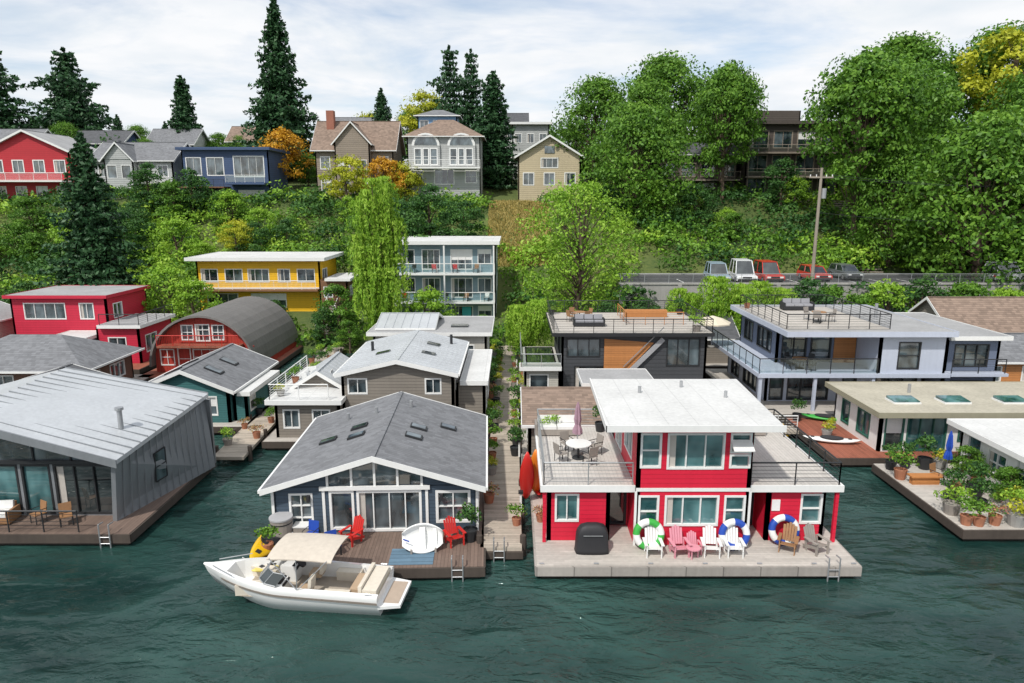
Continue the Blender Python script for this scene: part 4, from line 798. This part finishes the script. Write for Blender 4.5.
K.block(.9,3.6,49,57,.6,2.8,BEI2,[(.4,1.8,1.2,2.4)]); K.flat(.6,3.6,48.6,49.95,2.8,DECKL); K.rail([(.7,57,3.0),(.7,48.7,3.0),(3.6,48.7,3.0)],1,'glass',GREYM)
float_deck(K,.6,15.4,48,59.5,DECKL); K.done()
WST=M('pale_blue_grey_stucco',(.46,.50,.59),.7,var=.1); ST2=M('slate_stucco',(.14,.17,.24),.7,var=.06)
L=O('white_modern_houseboat',(24,51,0))
L.block(18.5,30,48.2,57,.6,3.0,WST,[(.3,1.3,.7,2.9,1,1),(1.6,4.6,.7,2.9,3,1),(5.6,6.6,.8,2.8,1,1),(8,11,.9,2.8,3,1)],left=[(1,3,.8,2.8,2,1),(4,7,.8,2.8,3,1)],fm=DKM,blind=.1)
L.box('terrace_slab',WST,17,30.2,45.6,57.2,3.02,3.3)
L.rail([(17.05,57,3.3),(17.05,45.7,3.3),(25.2,45.7,3.3)],1.05,'glass',DKM)
L.block(19.4,25.2,49,57,3.31,6.0,ST2,[(.4,2.2,3.4,5.6,2,1),(2.5,4.0,3.4,5.6,1,1)],left=[(1,3,3.8,5.4,2,1),(4,7,3.8,5.4,3,1)],fm=DKM,blind=.1)
L.box('cedar_panel',CED,23.6,25.19,48.92,48.995,3.31,5.9)
L.block(25.25,29.9,45.8,57,3.31,6.0,WST,[(1.3,2.8,3.6,5.5,1,2)],fm=DKM); L.flat(18.6,30.1,45.2,57.4,6.0,MEMG,WST,.3)
L.box('roof_deck',DECKL,18.9,26,46.2,56,6.31,6.36); L.rail([(18.9,56,6.36),(18.9,46.2,6.36),(26,46.2,6.36),(26,56,6.36),(18.9,56,6.36)],1.0,'cable',DKM)
L.block(30.25,34,46.5,56,3.31,5.6,ST2,[(.6,3,3.6,5.2,3,1)],fm=DKM); L.flat(30.2,34.4,46,56.3,5.6,MEMG,WHITE); L.block(30.25,34,46.5,56,.6,3.05,ST2,[(.6,3,1,2.6,3,1)],fm=DKM)
L.rail([(30.3,45.7,3.3),(34,45.7,3.3)],1.0,'cable',DKM); L.box('balcony',WST,30.25,34.2,45.6,46.45,3.1,3.3)
L.cyl('chimney_pipe',GREYM,(27.5,51,6.3),(27.5,51,7.4),.12); float_deck(L,16.6,35,45,58,DECKL); 
for x in(17.2,21,25): L.box('terrace_posts',WST,x-.1,x+.1,45.7,45.9,.6,3.0)
L.done()
OLV=M('olive_fascia',(.30,.28,.2),.7)
Mh=O('flat_roof_houseboat',(27,40,0))
Mh.block(21.4,36,37.9,43.5,.6,2.9,WHITE,[(.3,1.4,.7,2.7,1,1,GD),(1.6,3.9,.65,2.75,3,1,GT),(4.6,6.0,1.2,2.5,2,1),(8,10,1.2,2.5,2,1)],left=[(1,2,1,2.5),(3,4.5,1,2.5,2,1)],fm=M('green_trim',(.03,.12,.09),.5))
Mh.flat(20.9,36.5,37.2,44,2.9,M('buff_gravel_roof',(.42,.39,.31),.9,var=.3),OLV,.25)
for x in(23.5,26.5,30): Mh.bx('skylights',GT,(x,39.5,3.3),(1.5,1.0,.12),(0.1,0,0)); Mh.box('skylight_curbs',WHITE,x-.8,x+.8,38.95,40.05,3.15,3.25)
float_deck(Mh,18.4,36.6,36.9,44.2,DECKR)
Mh.cyl('roof_vents',GREYM,(25,41.5,3.1),(25,41.5,3.7),.1); Mh.done()
gw=O('gangway',(16.6,40,.6)); gw.box('walkway',DOCKW,15.6,18.3,41.5,42.6,.4,.58); gw.rail([(15.7,41.6,.58),(18.2,41.6,.58)],1,'cable',WHITE); gw.box('walkway',DOCKW,14.5,15.6,35.5,47.8,.4,.58); gw.rail([(15.5,36,.58),(15.5,41.4,.58)],1,'cable',WHITE); gw.done()
Nh=O('white_houseboat',(29,33,0))
Nh.block(24.6,34,29.3,35.6,.6,2.95,WHITE,[(.5,1.6,.7,2.6,1,2),(2.5,4.5,1.2,2.5,2,1)],left=[(.6,1.7,.7,2.7,1,3),(2.2,3.6,1.3,2.5,2,2),(4.2,5.3,.7,2.7,1,3)],gm=GT); Nh.flat(24.1,34.5,28.8,36.1,2.95,MEMB,WHITE,.2)
float_deck(Nh,20.2,34.5,28.2,36.0,DECKL); Nh.box('bench',CED,20.6,22.2,33.0,33.5,1.0,1.08); Nh.box('bench',CED,20.7,22.1,33.1,33.4,.6,1.0); Nh.done()
for nm,x0,x1,y0,y1,ze,zr,rm,wm in(('brown_roof_house',38,50,58,65,4,6.3,SHB,BEI),('brown_roof_house',36,44,52,57,2.8,4.3,SHG,CED),('grey_roof_house',15,20,60,66,3.0,4.6,SHD,BEI)):
    E=O(nm,((x0+x1)/2,(y0+y1)/2,0)); E.block(x0,x1,y0,y1,.6,ze,wm,[(1,2.4,ze-1.8,ze-.5,2,1),(4,6,ze-1.8,ze-.5,2,1)] if x1-x0>7 else [(1,2.4,ze-1.8,ze-.5,2,1)],left=[(.4,1.4,ze-1.8,ze-.5,2,1)]); E.gable(x0,x1,y0,y1,ze,zr,rm,wm,'x'); float_deck(E,x0-.8,x1+.8,y0-1,y1+.5,DECKL); E.done()
# ------------------------------------------------------------------ retaining wall + parking
W_=O('retaining_wall',(35,69,3)); W_.box('wall',CONC,11,75,69.0,69.45,-1,6.65); W_.box('coping',CONC,10.9,75,68.9,69.55,6.65,6.8)
for x in range(12,75,5): W_.box('pilasters',CONC,x-.2,x+.2,68.8,68.998,-1,6.64)
W_.rail([(11,69.2,6.8),(75,69.2,6.8)],.9,'cable',GREYM,step=2.5); W_.done()
rd=O('parking_lot',(35,74,6.5)); rd.box('asphalt',ASPH,12,75,69.6,79,6.4,6.58)
PL=M('road_paint',(.7,.7,.68),.7)
for x in range(18,50,3): rd.box('bay_lines',PL,x-.05,x+.05,70,74.5,6.582,6.586)
rd.box('kerb',CONC,12,75,79.0,79.3,6.5,6.72); rd.done()
def car(name,x,y,z,rot,col,L=4.6,Wd=1.85,Hh=1.65):
    c=O(name,(x,y,z),rot,w=False); m=M('car_paint_%s'%'_'.join('%02d'%int(v*99) for v in col),col,.25,var=.03,ior=1.6)
    h=Wd/2; hl=L/2; bh=.95
    prof=[(-hl,.35),(hl,.35),(hl+.05,.6),(hl-.05,.82),(hl-1.1,bh),(-hl+.1,bh),(-hl-.03,.7)]
    vs=[];n=len(prof)
    for (px,pz) in prof: vs.append((px,-h+(.08 if pz>.9 else 0),pz))
    for (px,pz) in prof: vs.append((px,h-(.08 if pz>.9 else 0),pz))
    c.add('body',m,vs,[tuple(range(n)),tuple(range(2*n-1,n-1,-1))]+[(i,(i+1)%n,(i+1)%n+n,i+n) for i in range(n)])
    bx0,bx1=-hl+.12,hl-1.15; tx0,tx1=(bx0+.25,bx1-.75)
    b=[(bx0,-h+.1),(bx1,-h+.1),(bx1,h-.1),(bx0,h-.1)]; t=[(tx0,-h+.25),(tx1,-h+.25),(tx1,h-.25),(tx0,h-.25)]
    c.add('windows',GD,[(a,q,bh) for a,q in b]+[(a,q,Hh) for a,q in t],[(0,1,5,4),(1,2,6,5),(2,3,7,6),(3,0,4,7)])
    c.slab('roof_panel',m,(tx0-.05,-h+.22,Hh+.05),(tx1+.05,-h+.22,Hh+.05),(tx1+.05,h-.22,Hh+.05),(tx0-.05,h-.22,Hh+.05),.07)
    for (a,q),(a2,q2) in zip(b,t): c.cyl('pillars',m,(a,q,bh),(a2,q2,Hh),.05,n=4)
    for q in(-1,1): c.cyl('pillars',m,((bx0+bx1)/2,q*(h-.1),bh),((tx0+tx1)/2,q*(h-.25),Hh),.05,n=4)
    tm=M('tyre_rubber',(.02,.02,.02),.8)
    for wx in(-hl+.85,hl-.85):
        for q in(-1,1): c.cyl('wheels',tm,(wx,q*(h-.2),.34),(wx,q*(h+.02),.34),.34,n=16); c.cyl('hubs',GREYM,(wx,q*(h+.021),.34),(wx,q*(h+.03),.34),.2,n=10)
    for q in(-1,1): c.box('headlights',WHITE,hl-.02,hl+.06,q*(h-.35)-.18,q*(h-.35)+.18,.62,.78); c.box('taillights',WR,-hl-.06,-hl+.02,q*(h-.2)-.12,q*(h-.2)+.12,.65,.9)
    c.box('bumper',BLK,hl-.02,hl+.1,-h+.1,h-.1,.36,.56); c.box('grille',BLK,hl,hl+.07,-.45,.45,.62,.78)
    return c.done()
q=-math.pi/2
car('parked_suv',21.6,72.0,6.58,q-.1,(.30,.38,.46),Hh=1.95,Wd=2.0); car('parked_van',24.3,72.0,6.58,q-.1,(.72,.73,.74),Hh=2.25,Wd=2.05); car('parked_suv',27.0,72.2,6.58,q,(.5,.03,.02),Hh=2.1,Wd=2.0)
car('parked_car',32.3,73,6.58,q,(.5,.04,.03),Hh=1.55); car('parked_car',36.6,75,6.58,q,(.12,.13,.14),Hh=1.5); car('parked_van',52,72,6.58,.3,(.72,.73,.75),Hh=2.1)
U=O('utility_pole',(31,71,6.5)); WOODP=M('pole_wood',(.3,.26,.21),.9,var=.2)
U.cyl('pole',WOODP,(31,70.4,6.4),(31,70.4,18.2),.18,.13,10); U.box('crossarm',WOODP,29.8,32.2,70.3,70.42,17.2,17.35); U.cyl('transformer',GREYM,(31.4,70.4,15.2),(31.4,70.4,16.2),.25,n=12)
for x in(29.9,30.5,31.5,32.1): U.cyl('insulators',WHITE,(x,70.36,17.35),(x,70.36,17.55),.05)
for x,z in((29.9,17.5),(32.1,17.5),(31,13.8)):
    pts=[Vector((x+(t/12)*42,70.4+(t/12)*4,z-2.2*4*(t/12)*(1-t/12)*.5)) for t in range(13)]
    for a,b in zip(pts[:-1],pts[1:]): U.cyl('wires',DKM,a,b,.025,n=4)
U.done()
S=O('hillside_stairs',(42,84,8)); 
for i in range(30): S.box('treads',WOODP,41+i*.12,43.5+i*.12,80+i*.55,80.5+i*.55,6.7+i*.28,6.85+i*.28)
S.done()
# ------------------------------------------------------------------ hill houses
def hh(name,x0,x1,y0,y1,z0,z1,wm,roof,front,**k):
    E=O(name,((x0+x1)/2,(y0+y1)/2,z0)); E.block(x0,x1,y0,y1,z0-3,z1,wm,front,fm=k.get('fm'),gm=k.get('gm'),right=k.get('right',()),fw=.12)
    r=roof
    if r[0]=='flat': E.flat(x0-.5,x1+.5,y0-.7,y1+.4,z1,r[1],r[2] if len(r)>2 else WHITE,.35)
    elif r[0]=='hip': E.hip(x0,x1,y0,y1,z1,z1+r[2],r[1],.6)
    else: E.gable(x0,x1,y0,y1,z1,z1+r[2],r[1],wm,r[0],ov=.6,ovg=.6,th=.2)
    return E
def grid(w,zs,n,ww,h,nx=2,nz=1):
    o=[]
    for z in zs:
        for i in range(n): c=w*(i+.5)/n; o.append((c-ww/2,c+ww/2,z,z+h,nx,nz))
    return o
LG=M('light_grey_siding',(.42,.43,.42),.7,'siding',period=.3,cell=.04); WS=M('white_siding',(.64,.64,.62),.6,'siding',period=.3,cell=.02,dark=.2); NV=M('navy_siding',(.05,.085,.17),.6,'siding',period=.3,cell=.03)
TN=M('tan_siding',(.50,.42,.28),.7,'siding',period=.3,cell=.03); BG=M('weathered_shake',(.27,.225,.18),.8,'siding',period=.3,cell=.08); CRM2=M('red_siding',(.44,.025,.035),.6,'siding',period=.3,cell=.03)
E=hh('red_hill_house',-82,-69,110,120,14,22.5,CRM2,('y',MEMG,3.0),grid(13,(15.2,19.2),4,1.8,2.0)); E.block(-86,-82.02,108,118,11,21,WS,grid(4,(15,18.5),2,1.3,1.6,1)); E.flat(-86.5,-82.7,107.5,118.5,21,MEMB); E.box('deck',WHITE,-82,-69,107.5,109.9,17.8,18.05); E.rail([(-82,107.6,18.05),(-69,107.6,18.05)],1.1,'picket',WHITE,step=2); E.done()
E=hh('grey_gabled_house',-66,-53.5,111,120,14,21.3,LG,('x',SHG,2.8),grid(12.5,(15,18.6),4,1.7,1.9)); E.gable(-63.5,-59,109.6,115,21.3,23.7,SHG,LG,'y',ov=.4,ovg=.4); E.block(-63.5,-59,109.7,110.98,11,21.3,LG,grid(4.5,(15,18.4),2,1.5,2,1)); E.box('deck',WHITE,-59,-53.5,108.8,110.9,17.5,17.7); E.rail([(-59,108.9,17.7),(-53.5,108.9,17.7)],1.1,'picket',WHITE,step=2)
for i in range(4): E.box('retaining_terraces',CONC,-66+i,-54,103.5+i*1.7,104+i*1.7,8,12+i*1.1)
E.done()
E=hh('navy_modern_house',-51.5,-38,110,119,13.5,22.7,NV,('flat',MEMG,NV),[(.6,3.2,14,16.6,2,1),(4,7,14,16.6,3,1),(8.5,12.6,14,16.6,3,1),(.6,3.0,18.8,21.6,2,1),(3.8,6.5,18.8,21.6,2,1),(8,12.8,18.6,21.8,4,1)],fm=WHITE); E.box('deck',NV,-44,-38,107.6,109.95,17.4,17.7); E.rail([(-44,107.7,17.7),(-38,107.7,17.7)],1.1,'glass',WHITE); E.box('deck',BRW,-52,-44.2,107.4,109.95,16.9,17.1); E.rail([(-52,107.5,17.1),(-44.2,107.5,17.1)],1.1,'cable',DKM)
E.done()
E=hh('brown_shingle_house',-31.5,-19,113,122,15.5,23.2,BG,('x',SHB,4.4),grid(12.5,(16.3,19.9),4,1.6,2.0,2,2)); E.box('chimney',M('brick_chimney',(.3,.12,.08),.8),-30.2,-29,116,117.2,22,29.3); E.block(-28,-22.5,111.7,112.98,12,24,BG,grid(5.5,(16.5,19.6),2,1.7,1.7,2,1)); E.gable(-28,-22.5,111.7,118,24,27.0,SHB,BG,'y',ov=.4,ovg=.4); E.done()
E=hh('arched_window_house',-16.6,-5,112,121,17,24.9,LG,('hip',SHB,3.0),[(.5,2.4,17.7,19.7,2,2),(4.2,7.4,17.5,19.9,3,1),(9.1,11,17.7,19.7,2,2)]);
for cx_ in(-13.6,-8):
    E.wall((cx_-2.2,111.6),(cx_+2.2,111.6),20.3,23.5,LG,[(.35,1.55,20.5,23.1,1,2),(1.7,2.7,20.5,23.1,1,2),(2.85,4.05,20.5,23.1,1,2)],fw=.14)
    ar=[(cx_+2.2*math.cos(math.pi*i/12),23.5+1.9*math.sin(math.pi*i/12)) for i in range(13)]
    E.prism('arch_trim',WHITE,ar,111.6,112.0); E.prism('arch_glass',G,[(cx_+(x-cx_)*.82,23.56+(z-23.5)*.82) for x,z in ar],111.54,111.595)
E.box('balcony',WHITE,-16.6,-5,109.9,111.6,19.9,20.15); E.rail([(-16.6,110,20.15),(-5,110,20.15)],1.1,'picket',WHITE,step=2)
E.block(-15.5,-9,117,122,25,28.6,M('sky_blue_siding',(.18,.32,.5),.6),grid(6.5,(26.3,),3,1.4,1.6)); E.hip(-15.5,-9,117,122,28.6,29.8,SHG,.5); E.done()
E=hh('tan_gabled_house',1,11,113,121,17,22.0,TN,('y',SHG,3.0),grid(10,(17.4,),3,1.8,2.0)+[(3.6,6.4,20.1,21.7,3,1)]); E.prism('attic_window',G,[(5.2,22.4),(6.8,22.4),(6.8,23.5),(5.2,23.5)],112.9,112.99); E.done()
E=hh('white_narrow_house',0,7,134,142,18,29,LG,('flat',MEMG),grid(7,(22,25.6),3,1.4,1.8)); E.done()
DKB=M('dark_brown_panel',(.08,.065,.055),.7,'siding',period=.3)
E=hh('dark_modern_house',33.5,47,101,112,15,25.6,DKB,('flat',MEMG,DKB),grid(13.5,(15.8,19,22.3),4,2.7,2.4,2),fm=BG)
for z in(18.4,21.7): E.box('balconies',BG,33.5,47,99.6,100.95,z-.2,z); E.rail([(33.5,99.7,z),(47,99.7,z)],1.0,'glass',BG,step=2.5)
E.block(36,42,104,111,26,27.8,DKB); E.done()
E=hh('dark_modern_house',21.5,33,103,112,15,21.6,DKB,('x',SHD,1.8),grid(11.5,(15.6,18.4),4,2.2,2.0,2),fm=BG); E.rail([(21.5,101.5,18.1),(33,101.5,18.1)],1,'cable',BG); E.box('deck',BG,21.5,33,101.4,102.95,17.8,18.05); E.done()
for nm,x0,x1,y,z1,wm,rm,rr in (('hill_house',-100,-88,130,25,LG,SHG,3),('hill_house',-86,-76,138,26,NV,SHD,2.5),('hill_house',-73,-64,142,26.2,WS,SHG,3),('hill_house',-58,-50,145,27,BG,SHB,3),('hill_house',-36,-27,138,28,TN,SHG,3),('hill_house',-4,3,148,30,WS,SHD,3)):
    E=hh(nm,x0,x1,y,y+8,18,z1,wm,('x',rm,rr),grid(x1-x0,(z1-2.6,z1-5.6),3,1.6,1.7)); E.done()
# ------------------------------------------------------------------ world, sun, camera
sd=Vector((.38,.62,-.95)).normalized()
el=math.asin(-sd.z); az=math.atan2(-sd.x,-sd.y)
w=bpy.data.worlds.new('World'); scene.world=w; w.use_nodes=True; t=w.node_tree; 
bg=t.nodes['Background']; sky=t.nodes.new('ShaderNodeTexSky'); sky.sky_type='NISHITA'; sky.sun_disc=False; sky.sun_elevation=el; sky.sun_rotation=az
t.links.new(sky.outputs[0],bg.inputs[0]); bg.inputs[1].default_value=.15
def wn(k,**a):
    x=t.nodes.new(k)
    for p,v in a.items(): setattr(x,p,v)
    return x
tc=wn('ShaderNodeTexCoord'); sp=wn('ShaderNodeSeparateXYZ'); t.links.new(tc.outputs['Generated'],sp.inputs[0])
ad=wn('ShaderNodeMath',operation='ADD'); t.links.new(sp.outputs[2],ad.inputs[0]); ad.inputs[1].default_value=.12
mxz=wn('ShaderNodeMath',operation='MAXIMUM'); t.links.new(ad.outputs[0],mxz.inputs[0]); mxz.inputs[1].default_value=.05
dx=wn('ShaderNodeMath',operation='DIVIDE'); dy=wn('ShaderNodeMath',operation='DIVIDE')
for d,o in((dx,0),(dy,1)): t.links.new(sp.outputs[o],d.inputs[0]); t.links.new(mxz.outputs[0],d.inputs[1])
cb=wn('ShaderNodeCombineXYZ'); t.links.new(dx.outputs[0],cb.inputs[0]); t.links.new(dy.outputs[0],cb.inputs[1])
ns=wn('ShaderNodeTexNoise'); ns.inputs['Scale'].default_value=.9; ns.inputs['Detail'].default_value=7; ns.inputs['Roughness'].default_value=.58; ns.inputs['Distortion'].default_value=.4; t.links.new(cb.outputs[0],ns.inputs['Vector'])
cr=wn('ShaderNodeValToRGB'); t.links.new(ns.outputs['Fac'],cr.inputs[0]); cr.color_ramp.elements[0].position=.38; cr.color_ramp.elements[1].position=.56
cr.color_ramp.elements[0].color=(.35,.35,.35,1)
ns2=wn('ShaderNodeTexNoise'); ns2.inputs['Scale'].default_value=2.2; ns2.inputs['Detail'].default_value=5; t.links.new(cb.outputs[0],ns2.inputs['Vector'])
cr2=wn('ShaderNodeValToRGB'); t.links.new(ns2.outputs['Fac'],cr2.inputs[0]); cr2.color_ramp.elements[0].position=.3; cr2.color_ramp.elements[0].color=(.80,.86,.92,1); cr2.color_ramp.elements[1].position=.6; cr2.color_ramp.elements[1].color=(.97,.98,1,1)
b2=wn('ShaderNodeBackground'); b2.inputs[1].default_value=1.0; t.links.new(cr2.outputs[0],b2.inputs[0])
mx=wn('ShaderNodeMixShader'); t.links.new(cr.outputs[0],mx.inputs[0]); t.links.new(bg.outputs[0],mx.inputs[1]); t.links.new(b2.outputs[0],mx.inputs[2]); t.links.new(mx.outputs[0],t.nodes['World Output'].inputs[0])
sl=bpy.data.lights.new('sun','SUN'); sl.energy=3.4; sl.angle=math.radians(2); sl.color=(1,.96,.9); so=bpy.data.objects.new('sun',sl); COL.objects.link(so); so.rotation_euler=sd.to_track_quat('-Z','Y').to_euler()
cam=bpy.data.cameras.new('camera'); cam.lens=683/1024*36; cam.sensor_width=36; cam.clip_end=20000; co=bpy.data.objects.new('camera',cam); COL.objects.link(co)
co.location=(0,0,15); co.rotation_euler=(math.radians(90)-math.atan(141/683),0,0); scene.camera=co
